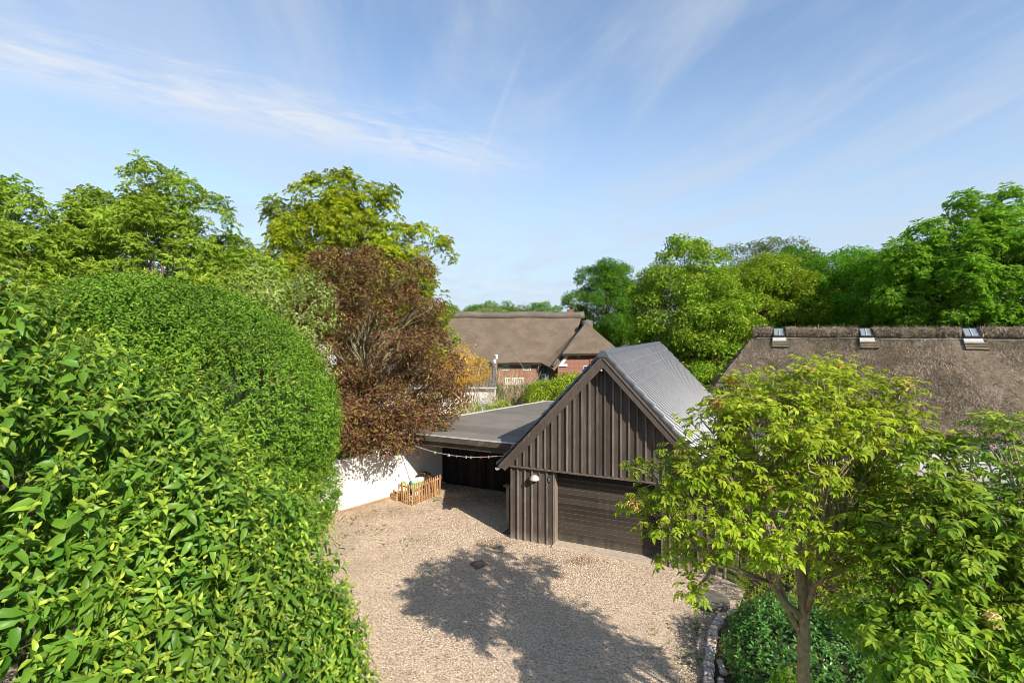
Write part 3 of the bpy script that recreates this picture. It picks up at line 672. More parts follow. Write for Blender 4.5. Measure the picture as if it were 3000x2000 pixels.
# ================================================================== GARAGE
def garage():
    w, zl, za, tp, ov, Lg = 5.78, 2.19, 5.62, 1.067, 0.32, 10.97
    g = empty('garage', (GA[0], GA[1], 0), -AL, 'brown board and batten garage with steep gable and grey tiled roof', 'garage')
    rr = random.Random(5); pitch = 0.2222; d0, d1 = 1.39, 4.39
    under = 0.17                                   # roof thickness below the tile plane
    def roofz(s): return za - under * 1.3 - abs(s - w / 2) * tp
    # shell: side walls, rear wall, header
    MB().box(0.0, 0.1, 0.06, Lg, -0.05, roofz(0.05) - 0.0).build('side_wall', 'board', g)
    MB().box(w - 0.1, w, 0.06, Lg, -0.05, roofz(0.05)).build('side_wall', 'board', g)
    MB().prism([(0.101, -0.05), (w - 0.101, -0.05), (w - 0.101, roofz(0.1)), (w / 2, roofz(w / 2)), (0.101, roofz(0.1))], 'y', Lg - 0.12, Lg).build('rear_wall', 'board', g)
    MB().prism([(0.101, zl - 0.02), (w - 0.101, zl - 0.02), (w / 2, roofz(w / 2) - 0.02)], 'y', 0.03, 0.1).build('gable_backing', 'board', g)
    MB().box(0.101, d0 - 0.05, 0.03, 0.1, -0.05, zl - 0.021).build('wall_backing', 'board', g); MB().box(d1 + 0.05, w - 0.101, 0.03, 0.1, -0.05, zl - 0.021).build('wall_backing', 'board', g)
    # gable boards and battens
    n = int(round(w / pitch))
    for i in range(n):
        a, b = i * pitch + 0.002, (i + 1) * pitch - 0.006
        j = rr.uniform(-0.002, 0.002)
        za_, zb_ = roofz(a), roofz(b); poly = [(a, zl + 0.03), (b, zl + 0.03), (b, zb_)]
        if a < w / 2 < b: poly.append((w / 2, roofz(w / 2)))
        poly.append((a, za_))
        MB().prism(poly, 'y', -0.03 + j, 0.028).build('board', 'board', g)
    for i in range(1, n):
        c = i * pitch; zt = min(roofz(c - 0.022), roofz(c + 0.022))
        if zt < zl + 0.12: continue
        MB().box(c - 0.022, c + 0.022, -0.071 + rr.uniform(-.003, .003), -0.031, zl + 0.045, zt).build('batten', 'batten', g)
    # lower boards left and right of the door
    for (a0, a1) in ((0.0, d0), (d1, w)):
        m = 6; p = (a1 - a0) / m
        for i in range(m):
            MB().box(a0 + i * p + 0.002, a0 + (i + 1) * p - 0.005, 0.0 + rr.uniform(-.003, .003), 0.029, -0.03 + rr.uniform(-.01, .02), zl - 0.025).build('board', 'board', g)
        for i in range(m if a0 == 0 else m + 1):
            if a0 != 0 and i == 0: continue
            c = max(a0 + 0.024, min(a0 + i * p, a1 - 0.024))
            MB().box(c - 0.022, c + 0.022, -0.042 + rr.uniform(-.003, .003), -0.004, -0.01 + rr.uniform(-.01, .02), zl - 0.026).build('batten', 'batten', g)
    bevel(MB().box(-0.03, w + 0.03, -0.095, 0.027, zl - 0.02, zl + 0.028).build('ledge', 'batten', g), 0.006)
    # door opening: jambs, header, door of slats, sill
    MB().box(d0 - 0.052, d0 - 0.006, -0.012, 0.34, -0.03, zl - 0.022).build('door_jamb', 'batten', g); MB().box(d1 + 0.006, d1 + 0.052, -0.012, 0.34, -0.03, zl - 0.022).build('door_jamb', 'batten', g)
    MB().box(d0 - 0.005, d1 + 0.005, 0.22, 0.299, zl - 0.24, zl - 0.022).build('door_header', 'blackboard', g)  # near-black colour paints in the gable overhang's shadow above the door
    dr = empty('garage_door', (0, 0, 0)); dr.parent = g
    ns = 14; z0, z1 = 0.07, zl - 0.15; h = (z1 - z0) / ns
    sm = MB(); sm.box(0, d1 - d0 - 0.012, 0, 0.04, 0.0, h - 0.016); sm = sm.mesh('panel', 'door')
    gm = MB(); gm.box(0, d1 - d0 - 0.014, 0.006, 0.04, h - 0.0155, h - 0.0005); gm = gm.mesh('groove', 'groove')
    for i in range(ns):
        mobj('panel', sm, dr, (d0 + 0.006, 0.30, z0 + i * h)); mobj('groove', gm, dr, (d0 + 0.007, 0.30, z0 + i * h))
    bevel(MB().box(d0 - 0.05, d1 + 0.06, -0.16, 0.36, -0.1, 0.055).build('door_sill', 'concrete', g), 0.015)
    # roof decks
    def slope_pt(d, t, lift, side): # d horizontal distance from ridge
        k = math.sqrt(1 + tp * tp); return (w / 2 + side * (d + lift * tp / k), t, za - d * tp + lift / k)
    D = w / 2 + 0.27
    for side in (1, -1):
        b = [slope_pt(0, -ov + 0.05, -0.03, side), slope_pt(D, -ov + 0.05, -0.03, side), slope_pt(D, Lg + 0.2, -0.03, side), slope_pt(0, Lg + 0.2, -0.03, side)]
        t = [slope_pt(0.0, -ov + 0.05, -0.001, side), slope_pt(D, -ov + 0.05, -0.001, side), slope_pt(D, Lg + 0.2, -0.001, side), slope_pt(0, Lg + 0.2, -0.001, side)]
        (MB().hexa(b, t) if side > 0 else MB().hexa(b[::-1], t[::-1])).build('roof_deck', 'rake', g)
        for (ta, tb, nm) in ((-ov, -ov + 0.045, 'rake_board'), (Lg + 0.16, Lg + 0.205, 'rake_board')):
            q = [slope_pt(-0.0 if side > 0 else 0.0, ta, -0.012, side), slope_pt(D, ta, -0.012, side), slope_pt(D - 0.03, ta, -0.25, side), (w / 2, ta, za - 0.36)]
            q[0] = (w / 2, ta, za - 0.016)
            p4 = [(x, z) for x, _, z in q]; MB().prism(p4 if side < 0 else p4[::-1], 'y', ta, tb).build(nm, 'rake', g)
            q2 = [slope_pt(0.06, ta, -0.004, side), slope_pt(D + 0.01, ta, -0.004, side), slope_pt(D + 0.0, ta, -0.085, side), slope_pt(0.06, ta, -0.085, side)]
            p4 = [(x, z) for x, _, z in q2]; MB().prism(p4, 'y', ta - 0.022, ta - 0.001 if ta < 0 else ta).build('verge_board', 'rake', g)
    # tiles on the visible slope
    k = math.sqrt(1 + tp * tp); dd = 0.2462; tw = 0.2965; nc = 13; ncol = int((Lg + ov + 0.2) / tw) + 0
    prof = [(0.0, 0.022), (0.08, 0.002), (0.38, 0.003), (0.46, 0.05), (0.56, 0.092), (0.70, 0.108), (0.84, 0.088), (0.94, 0.045), (1.03, 0.018)]
    def tile_into(mb, M4):
        Ls = dd * k + 0.055; vs = []
        for q, lift in ((0.0, 0.0), (Ls, 0.048)):
            for (p, z) in prof: vs.append((p * tw, q, z + lift))
        for (p, z) in prof: vs.append((p * tw, Ls, z + 0.048 - 0.048))
        m_ = len(prof); fs = [(i, i + m_, i + m_ + 1, i + 1) for i in range(m_ - 1)] + [(i + m_, i + 2 * m_, i + 2 * m_ + 1, i + m_ + 1) for i in range(m_ - 1)]
        vs += [(0, 0, -0.012), (0, Ls, -0.002)]; fs += [(0, 3 * m_, 3 * m_ + 1, m_)]
        if M4 is not None: vs = [tuple(M4 @ Vector(v)) for v in vs]
        mb.add(vs, fs)
    tm = MB(); tile_into(tm, None); tmesh = tm.mesh('tile', 'tile')
    phi = math.atan(tp)
    items = []
    for c in range(nc):
        for j in range(ncol):
            d = 0.03 + c * dd; t = -ov - 0.035 + j * tw
            # tile local x -> +t, local y -> down slope (+s), local z -> normal
            xa = Vector((0, 1, 0)); ya = Vector((math.cos(phi), 0, -math.sin(phi))); zn = Vector((math.sin(phi), 0, math.cos(phi)))
            p = Vector((w / 2 + d, t, za - d * tp)) + zn * 0.006
            m4 = Matrix(((xa.x, ya.x, zn.x, p.x), (xa.y, ya.y, zn.y, p.y), (xa.z, ya.z, zn.z, p.z), (0, 0, 0, 1)))
            items.append((t, c, m4))
    items.sort(key=lambda q: (q[0], q[1]))
    for t, c, m4 in items[:298]:
        o = mobj('tile', tmesh, g); o.matrix_local = m4
    mb = MB()
    for t, c, m4 in items[298:]: tile_into(mb, m4)
    tag(mb.build('rear_tiles', 'tile', g), kind='stuff')
    mb = MB()
    for c in range(nc):
        for j in range(ncol):
            d = 0.03 + c * dd; t = Lg + 0.2 - j * tw
            xa = Vector((0, -1, 0)); ya = Vector((-math.cos(phi), 0, -math.sin(phi))); zn = Vector((-math.sin(phi), 0, math.cos(phi)))
            p = Vector((w / 2 - d, t, za - d * tp)) + zn * 0.006
            tile_into(mb, Matrix(((xa.x, ya.x, zn.x, p.x), (xa.y, ya.y, zn.y, p.y), (xa.z, ya.z, zn.z, p.z), (0, 0, 0, 1))))
    tag(mb.build('left_slope_tiles', 'tile', g), kind='stuff')
    # ridge tiles
    rl = 0.36; pr = [(-0.16, -0.12), (-0.125, -0.03), (-0.07, 0.045), (0, 0.075), (0.07, 0.045), (0.125, -0.03), (0.16, -0.12)]
    mb = MB(); vs = []
    for t, e in ((0, 1.0), (rl * 0.86, 1.0), (rl * 0.87, 1.10), (rl + 0.02, 1.10)):
        vs += [(x * e, t, z * e if z > 0 else z) for x, z in pr]
    m_ = len(pr); fs = [(r * m_ + i, r * m_ + i + 1, (r + 1) * m_ + i + 1, (r + 1) * m_ + i) for r in range(3) for i in range(m_ - 1)] + [tuple(range(m_ - 1, -1, -1)), tuple(range(3 * m_, 4 * m_))]
    rm = mb.add(vs, fs).mesh('ridge_tile', 'ridgetile')
    for i in range(int((Lg + ov + 0.2) / rl)): mobj('ridge_tile', rm, g, (w / 2, -ov - 0.04 + i * rl, za + 0.045))
    # half-round gutter on the left eave, with its end cap
    e = slope_pt(D + 0.04, 0, -0.06, -1); gb = MB()
    ang = [math.pi + math.pi * i / 8 for i in range(9)]; r0 = 0.065
    vs = [(e[0] - 0.04 + r0 * math.cos(a), t, e[2] + r0 * math.sin(a)) for t in (-ov - 0.02, 1.0) for a in ang]
    gb.add(vs, [(i, i + 1, i + 10, i + 9) for i in range(8)] + [tuple(range(9))]); gb.build('gutter', 'alu', g, smooth=False)
    MB().box(-0.16, -0.03, -ov + 0.06, 0.02, zl - 0.02, zl + 0.05).build('purlin_end', 'concrete', g)
garage()
def GL(s, t, z): x, y = GW(s, t); return (x, y, z)
def wall_lamp():
    o = empty('wall_lamp', GL(0.80, -0.03, 1.88), -AL, 'white half dome lamp on the brown boards beside garage door', 'lamp')
    prof = [(0.148 * math.cos(a), 0.148 * math.sin(a)) for a in np.linspace(0, math.pi / 2, 9)]; prof[-1] = (0.0001, 0.148)
    MB().lathe([(0.135, 0.004)] + [(r, z + 0.0) for r, z in prof], (0, -0.075, 0), 20).build('dome_shade', 'lamp', o, smooth=True)
    MB().lathe([(0.001, 0.003), (0.14, 0.003)], (0, -0.075, 0), 20).build('underside', 'cream', o)
    MB().box(-0.05, 0.05, -0.03, 0.03, 0.0, 0.11).build('bracket', 'lamp', o)
wall_lamp()
def keypad():
    o = empty('keypad', GL(1.235, -0.025, 1.86), -AL, 'small black keypad box on the boards left of garage door', 'keypad')
    bevel(MB().box(-0.045, 0.045, -0.03, 0.02, 0, 0.13).build('case', 'darkgrey', o), 0.006)
    MB().box(-0.032, 0.032, -0.037, -0.031, 0.065, 0.118).build('cover', 'greypaint', o); MB().box(-0.03, 0.03, -0.036, -0.0315, 0.015, 0.055).build('button_plate', 'greypaint', o)
keypad()
def spot_sensor():
    o = tag(MB().lathe([(0.001, 0.03), (0.022, 0.022), (0.03, 0), (0.022, -0.022), (0.001, -0.03)], (0, 0, 0), 10).build('sensor_knob', 'lamp', None, GL(2.85, -0.33, 5.18), smooth=True), 'tiny white knob under the apex of garage gable', 'sensor')
spot_sensor()
def post():
    x, y = gd(1489, 1545); o = empty('wooden_post', (x, y, 0), -AL, 'short weathered wooden post with flat cap at garage corner', 'post')
    MB().box(-0.05, 0.05, -0.05, 0.05, -0.05, 1.32).build('shaft', 'oldwood', o); MB().box(-0.13, 0.13, -0.11, 0.11, 1.32, 1.36).build('cap', 'oldwood', o)
post()

# ================================================================== CARPORT with flat roof
def carport():
    zr = 2.50; base = (GA[0], GA[1], 0)
    o = empty('carport', base, -AL, 'flat felt roofed carport with dark boarded rear wall left of garage', 'carport')
    tf, tb_ = 1.435, 11.14; sl = lambda t: -4.91 + (t - 5.34) * 0.331; sr = -0.05
    # felt strips running across, each lapping a little over the next
    n = 9
    for i in range(n):
        a = tf + (tb_ - tf) * i / n; b = tf + (tb_ - tf) * (i + 1) / n + 0.05; z = zr + 0.003 * (i % 2) + 0.004
        ra = -0.02
        MB().hexa([(sl(a), a, z - 0.02), (ra, a, z - 0.02), (ra, b, z - 0.02), (sl(b), b, z - 0.02)], [(sl(a), a, z), (ra, a, z), (ra, b, z), (sl(b), b, z)]).build('felt_strip', 'felt', o)
    MB().hexa([(sl(tf) + .02, tf + .02, zr - 0.16), (-0.1, tf + .02, zr - 0.16), (-0.1, tb_, zr - 0.16), (sl(tb_) + .02, tb_, zr - 0.16)], [(sl(tf) + .02, tf + .02, zr - 0.021), (-0.1, tf + .02, zr - 0.021), (-0.1, tb_, zr - 0.021), (sl(tb_) + .02, tb_, zr - 0.021)]).build('roof_deck', 'blackboard', o)
    MB().box(sl(tf), -0.15, tf - 0.035, tf - 0.001, zr - 0.19, zr - 0.005).build('fascia', 'fascia', o)
    MB().box(sl(tf) + 0.1, -0.15, tf + 0.10, tf + 0.20, zr - 0.40, zr - 0.161).build('beam', 'fascia', o)
    MB().box(sl(tf) - 0.02, -0.1, tf - 0.05, tf + 0.03, zr - 0.002, zr + 0.03).build('edge_trim', 'alu', o)
    def edge(t0, t1, name, m):
        q = [(sl(t0) - 0.05, t0, 0), (sl(t0) + 0.03, t0, 0), (sl(t1) + 0.03, t1, 0), (sl(t1) - 0.05, t1, 0)]
        MB().hexa([(x, y, zr - 0.16) for x, y, _ in q], [(x, y, zr + 0.045) for x, y, _ in q]).build(name, m, o)
    edge(tf, tb_, 'edge_trim', 'alu'); MB().box(sl(tb_), -0.1, tb_ + 0.051, tb_ + 0.10, zr - 0.16, zr + 0.045).build('edge_trim', 'alu', o)
    # rear wall of vertical boards, hit and miss
    t0 = 3.81; s0 = -4.82; n = 24; p = (-0.02 - s0) / n; rr = random.Random(2)
    for i in range(n):
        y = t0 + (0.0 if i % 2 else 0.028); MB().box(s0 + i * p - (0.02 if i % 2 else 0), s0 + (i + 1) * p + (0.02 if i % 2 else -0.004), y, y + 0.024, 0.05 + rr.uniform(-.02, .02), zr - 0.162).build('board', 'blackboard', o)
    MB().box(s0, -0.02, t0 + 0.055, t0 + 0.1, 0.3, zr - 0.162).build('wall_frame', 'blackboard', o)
    MB().box(-0.9, -0.2, 2.4, 2.44, 0.02, 0.9).build('stored_board', 'blackboard', o)
    # block where the beam end rests on the garden wall
    MB().box(-5.22, -5.0, tf + 0.06, tf + 0.24, 1.96, 2.10).build('beam_pad', 'picket', o)
carport()

# ================================================================== WHITE GARDEN WALL
def garden_wall():
    d = (W1 - W0) / np.linalg.norm(W1 - W0); L = float(np.linalg.norm(W1 - W0)); rz = math.atan2(d[1], d[0])
    o = empty('garden_wall', (W0[0], W0[1], 0), rz, 'white limewashed garden wall beside the gravel, stepped along its top', 'wall')
    step = L - 2.42 * 1.0 - 0.7
    MB().prism([(0, -0.1), (step, -0.1), (step, 1.80), (0, 1.66)], 'y', 0.0, 0.24).build('lower_section', 'white', o)
    MB().prism([(step, -0.1), (L, -0.1), (L, 2.02), (step, 1.93)], 'y', 0.003, 0.237).build('upper_section', 'white', o)
    MB().prism([(L + 0.002, -0.1), (L + 7.5, -0.1), (L + 7.5, 2.3), (L + 0.002, 2.3)], 'y', 0.003, 0.237).build('carport_section', 'white', o)
    bevel(MB().box(0, L - 0.03, -0.045, -0.002, -0.03, 0.085).build('plinth_board', 'plinth', o), 0.008)
garden_wall()

# ================================================================== FAR THATCHED FARMHOUSE
def window(parent, x0, x1, z0, z1, y, cols, rows, fm='whitepaint', arch=0.0, fw=0.06):
    f = MB(); f.box(x0, x1, y - 0.05, y + 0.02, z0, z0 + fw); f.box(x0, x1, y - 0.05, y + 0.02, z1 - fw, z1); f.box(x0, x0 + fw, y - 0.05, y + 0.02, z0 + fw, z1 - fw); f.box(x1 - fw, x1, y - 0.05, y + 0.02, z0 + fw, z1 - fw)
    w = empty('window', (0, 0, 0)); w.parent = parent
    if arch: f.prism([(x0, z1 + 0.002), (x1, z1 + 0.002), (x1 - 0.15 * (x1 - x0), z1 + arch * 0.75), ((x0 + x1) / 2, z1 + arch), (x0 + 0.15 * (x1 - x0), z1 + arch * 0.75)], 'y', y - 0.05, y + 0.02)
    f.build('frame', fm, w)
    for i in range(1, cols):
        c = x0 + (x1 - x0) * i / cols; MB().box(c - 0.018, c + 0.018, y - 0.035, y + 0.01, z0 + fw, z1 - fw).build('glazing_bar', fm, w)
    for j in range(1, rows):
        c = z0 + (z1 - z0) * j / rows; MB().box(x0 + fw, x1 - fw, y - 0.033, y + 0.008, c - 0.018, c + 0.018).build('glazing_bar', fm, w)
    for i in range(cols):
        for j in range(rows):
            a, b = x0 + fw + (x1 - x0 - 2 * fw) * i / cols, x0 + fw + (x1 - x0 - 2 * fw) * (i + 1) / cols; c, d = z0 + fw + (z1 - z0 - 2 * fw) * j / rows, z0 + fw + (z1 - z0 - 2 * fw) * (j + 1) / rows
            MB().box(a, b, y - 0.02, y - 0.012, c, d).build('pane', 'glass', w)
    return w
def displaced(poly_uv, nu, nv, fn, amp, seed, freq=1.0):
    pass
def thatch_sheet(P00, P10, P11, P01, nu, nv, thick, rr, amp=0.05, bulge=0.0):
    """thick thatch between four corners (P00->P10 top edge, P01->P11 bottom edge), surface uneven"""
    P00, P10, P11, P01 = [np.array(p, float) for p in (P00, P10, P11, P01)]
    nrm = np.cross(P10 - P00 if np.linalg.norm(P10 - P00) > .1 else P11 - P01, P00 - P01); nrm /= np.linalg.norm(nrm)
    if nrm[2] < 0: nrm = -nrm
    u = np.linspace(0, 1, nu); v = np.linspace(0, 1, nv); UU, VV = np.meshgrid(u, v, indexing='ij')
    P = ((1 - UU) * (1 - VV))[..., None] * P00 + (UU * (1 - VV))[..., None] * P10 + (UU * VV)[..., None] * P11 + ((1 - UU) * VV)[..., None] * P01
    h = np.zeros_like(UU); X = P[..., 0] * 1.0 + P[..., 1] * 0.7; Y = P[..., 2] * 0.8 - P[..., 1] * .3
    for k in range(8):
        f = 0.6 * 1.55 ** k; a = rr.uniform(0, 6.28); h += np.sin(X * f * (1 + 0.3 * math.cos(a)) + Y * f * 0.6 * math.sin(a) + rr.uniform(0, 6.28)) * np.cos(Y * f * 0.5 + rr.uniform(0, 6)) / (1.45 ** k)
    h = amp * h + bulge * np.sin(np.pi * UU) * 0
    top = P + nrm * h[..., None]; bot = P - nrm * thick
    n = nu * nv; V = np.vstack([top.reshape(-1, 3), bot.reshape(-1, 3)]); F = []
    idx = lambda i, j: i * nv + j
    for i in range(nu - 1):
        for j in range(nv - 1):
            F.append((idx(i, j), idx(i, j + 1), idx(i + 1, j + 1), idx(i + 1, j))); F.append((n + idx(i, j), n + idx(i + 1, j), n + idx(i + 1, j + 1), n + idx(i, j + 1)))
    for i in range(nu - 1):
        for j in (0, nv - 1): a, b = idx(i, j), idx(i + 1, j); F.append((a, b, b + n, a + n) if j == 0 else (b, a, a + n, b + n))
    for j in range(nv - 1):
        for i in (0, nu - 1): a, b = idx(i, j), idx(i, j + 1); F.append((b, a, a + n, b + n) if i == 0 else (a, b, b + n, a + n))
    return V, F
def farmhouse():
    rr = np.random.default_rng(11); B = np.array([0.0, 53.6, 0.5])
    o = empty('farmhouse', tuple(B), 0, 'red brick farmhouse with brown thatched roof and half-hipped gable beyond the carport', 'house')
    loc = lambda x, y, Y: tuple(px(x, y, Y) - B)
    xl, xr = -26.0, 9.6
    def sheet(name, a, b, c, d, nu, nv, m='thatchfar', th=0.35, amp=0.03):
        V, F = thatch_sheet(a, b, c, d, nu, nv, th, rr, amp); mb = MB(); mb.add(V, F); return mb.build(name, m, o, smooth=False)
    ez, ey = 2.85 - B[2], 52.6 - B[1]; rz_, ry = 7.85 - B[2], 58.2 - B[1]
    sheet('thatch_roof', (xl, ry, rz_), (8.0, ry, rz_), (6.0, ey, ez), (xl, ey, ez), 60, 20)
    sheet('rear_thatch', (xl, ry, rz_ - .02), (8.0, ry, rz_ - .02), (9.4, ry + 5.5, ez), (xl, ry + 5.5, ez), 20, 8)
    ridge = MB(); ridge.tube([(x, ry + 0.02 * math.sin(x), rz_ + 0.06 + 0.04 * math.sin(x * 0.9) + 0.03 * math.sin(2.3 * x)) for x in np.linspace(xl, 8.3, 60)], 0.42, 8); ridge.build('ridge_roll', 'thatchridge', o, smooth=True)
    # cross wing with half hip
    ap = loc(1722, 948, 55.2); ap = (ap[0], ap[1], ap[2]); hl = loc(1647, 1036, 51.4); hr = loc(1822, 1033, 51.4); bl = loc(1618, 1078, 51.6); br = loc(1850, 1078, 51.6)
    back = (ap[0], ry + 4, ap[2]); bkl = (bl[0], ry + 4, bl[2]); bkr = (br[0], ry + 4, br[2])
    sheet('hip_thatch', ap, ap, hr, hl, 16, 12, 'thatchfar', 0.3, 0.02)
    sheet('wing_thatch_left', (ap[0] - 0.1, ry + .5, ap[2]), ap, bl, (bl[0] - 1.3, ey + 0.25, ez + 0.12), 14, 14)
    sheet('wing_thatch_right', ap, back, bkr, br, 14, 12); V, F = thatch_sheet(ap, hr, br, br, 8, 8, 0.3, rr, 0.02); MB().add(V, F).build('verge_thatch', 'thatchfar', o)
    MB().lathe([(0.001, 0.5), (0.4, 0.42), (0.62, 0.1), (0.6, -0.4), (0.3, -0.8)], (ap[0], ap[1] + 0.25, ap[2] - 0.05), 10).build('ridge_knob', 'thatchridge', o, smooth=True)
    MB().tube([tuple(np.array(ap) * (1 - q) + np.array(bl) * q + np.array([-0.05, -0.05, 0.10])) for q in np.linspace(0.05, 0.98, 8)], 0.16, 6).build('valley_roll', 'thatchridge', o, smooth=True)
    MB().tube([(ap[0], y, ap[2] + 0.02) for y in np.linspace(ap[1], ry + 4, 5)], 0.4, 8).build('wing_ridge_roll', 'thatchridge', o, smooth=True)
    # walls
    wy = 53.4 - B[1]
    MB().box(xl + 0.4, bl[0] + 1.0, wy, wy + 0.35, -0.5, ez + 0.35).build('front_wall', 'brick', o)
    MB().box(xl + 0.4, 8.8, wy + 8.6, wy + 9.0, -0.5, ez + 0.3).build('rear_wall', 'brick', o)
    gy = 52.15 - B[1]; gl, gr = loc(1634, 1075, 52.15)[0], loc(1842, 1075, 52.15)[0]; gt = loc(1660, 1034, 52.15); gt2 = loc(1812, 1034, 52.15)
    MB().prism([(gl, -0.5), (gr, -0.5), (gr, bl[2] + 0.1), (gt2[0], gt[2] + 0.15), (gt[0], gt[2] + 0.15), (gl, bl[2] + 0.1)], 'y', gy, gy + 0.3).build('gable_wall', 'brick', o)
    MB().box(gl + 0.0, gl + 0.3, gy + 0.301, wy, -0.5, bl[2] + 0.1).build('wing_side_wall', 'brick', o); MB().box(gr - 0.3, gr, gy + 0.301, wy + 8, -0.5, bl[2] + 0.1).build('wing_side_wall', 'brick', o)
    # white barge board with its foot, red boarded bay, windows, door
    p0, p1 = loc(1635, 1072, 52.1), loc(1669, 1033, 52.1)
    MB().prism([(p0[0], p0[2]), (p0[0] + 0.38, p0[2]), (p1[0] + 0.12, p1[2]), (p1[0] - 0.1, p1[2])], 'y', gy - 0.1, gy - 0.002).build('barge_board', 'whitepaint', o)
    MB().box(p0[0] + 0.2, p0[0] + 0.95, gy - 0.13, gy - 0.101, p0[2] - 0.02, p0[2] + 0.22).build('barge_foot', 'whitepaint', o)
    r0, r1 = loc(1728, 1080, 52.1), loc(1765, 1034, 52.1)
    MB().box(r0[0], r1[0], gy - 0.06, gy - 0.003, r0[2] + 0.2, r1[2] + 0.1).build('red_boarding', 'redplaster', o)
    a, b = loc(1690, 1047, 52.1), loc(1699, 1036, 52.1); window(o, a[0], b[0], a[2], b[2], gy - 0.02, 2, 2, 'whitepaint', 0.06, 0.05)
    a, b = loc(1709.5, 1092, 52.1), loc(1732, 1071, 52.1); window(o, a[0], b[0], a[2], b[2], gy - 0.02, 2, 2)
    a, b = loc(1533, 1083.5, 53.4), loc(1555, 1071.5, 53.4); window(o, a[0], b[0], a[2], b[2], wy - 0.02, 3, 2, 'whitepaint', 0.09)
    for xx in (1470, 1400, 1320, 1220): a, b = loc(xx, 1083.5, 53.4), loc(xx + 22, 1071.5, 53.4); window(o, a[0], b[0], a[2], b[2], wy - 0.02, 3, 2, 'whitepaint', 0.09)
    dr = empty('front_door', (0, 0, 0)); dr.parent = o
    a, b = loc(1577, 1126, 53.4), loc(1606, 1067, 53.4)
    MB().box(a[0], b[0], wy - 0.06, wy - 0.002, a[2], b[2]).build('door_leaf', 'greypaint', dr)
    f = MB(); f.box(a[0] - 0.06, a[0], wy - 0.09, wy - .002, a[2], b[2]); f.box(b[0], b[0] + 0.06, wy - 0.09, wy - .002, a[2], b[2]); f.box(a[0] - .06, b[0] + .06, wy - 0.09, wy - .002, b[2] + .001, b[2] + 0.08); f.build('door_frame', 'greypaint', dr)
    W_ = b[0] - a[0]
    for i in range(2):
        for j in range(2):
            x0 = a[0] + 0.1 + i * (W_ - 0.16) / 2; z0 = a[2] + 1.22 + j * 0.4; MB().box(x0, x0 + (W_ - 0.16) / 2 - 0.05, wy - 0.075, wy - 0.061, z0, z0 + 0.36).build('pane', 'glass', dr)
    MB().box(a[0] + 0.35, b[0] - 0.3, wy - 0.08, wy - 0.061, a[2] + 1.0, a[2] + 1.1).build('letter_plate', 'whitepaint', dr)
    MB().box(a[0] + 0.12, b[0] - 0.12, wy - 0.085, wy - 0.061, a[2] + 0.86, a[2] + 0.91).build('ledge', 'greypaint', dr)
    # chimney
    c0 = loc(1662, 928, 58.3); c1 = loc(1679, 906, 58.3)
    ch = empty('chimney', (0, 0, 0)); ch.parent = o
    MB().box(c0[0] + .06, c1[0] - .06, ry - 0.3, ry + 0.35, rz_ - 0.6, c1[2] - 0.2).build('stack', 'brick', ch)
    MB().box(c0[0], c1[0], ry - 0.36, ry + 0.41, c1[2] - 0.199, c1[2]).build('chimney_cap', 'brick', ch)
farmhouse()
def bench():
    p = px(1508, 1137, 47); o = empty('garden_bench', (p[0], p[1], p[2] - 0.05), 0.0, 'white slatted garden bench in front of the brick farmhouse', 'bench')
    for x in (-0.85, 0.85):
        MB().box(x - 0.04, x + 0.04, 0.2, 0.28, -0.1, 1.0).build('leg', 'whitepaint', o); MB().box(x - 0.04, x + 0.04, -0.28, -0.2, -0.1, 0.62).build('leg', 'whitepaint', o)
        MB().box(x - 0.05, x + 0.05, -0.3, 0.2, 0.62, 0.67).build('armrest', 'whitepaint', o)
    for y in (-0.22, -0.09, 0.04, 0.16): MB().box(-0.81, 0.81, y - 0.05, y + 0.05, 0.40, 0.44).build('seat_slat', 'whitepaint', o)
    MB().box(-0.81, 0.81, 0.21, 0.27, 0.94, 1.02).build('top_rail', 'whitepaint', o); MB().box(-0.81, 0.81, 0.21, 0.27, 0.52, 0.58).build('lower_rail', 'whitepaint', o)
    for i in range(9): x = -0.7 + i * 0.175; MB().box(x - 0.03, x + 0.03, 0.22, 0.26, 0.58, 0.94).build('back_slat', 'whitepaint', o)
bench()

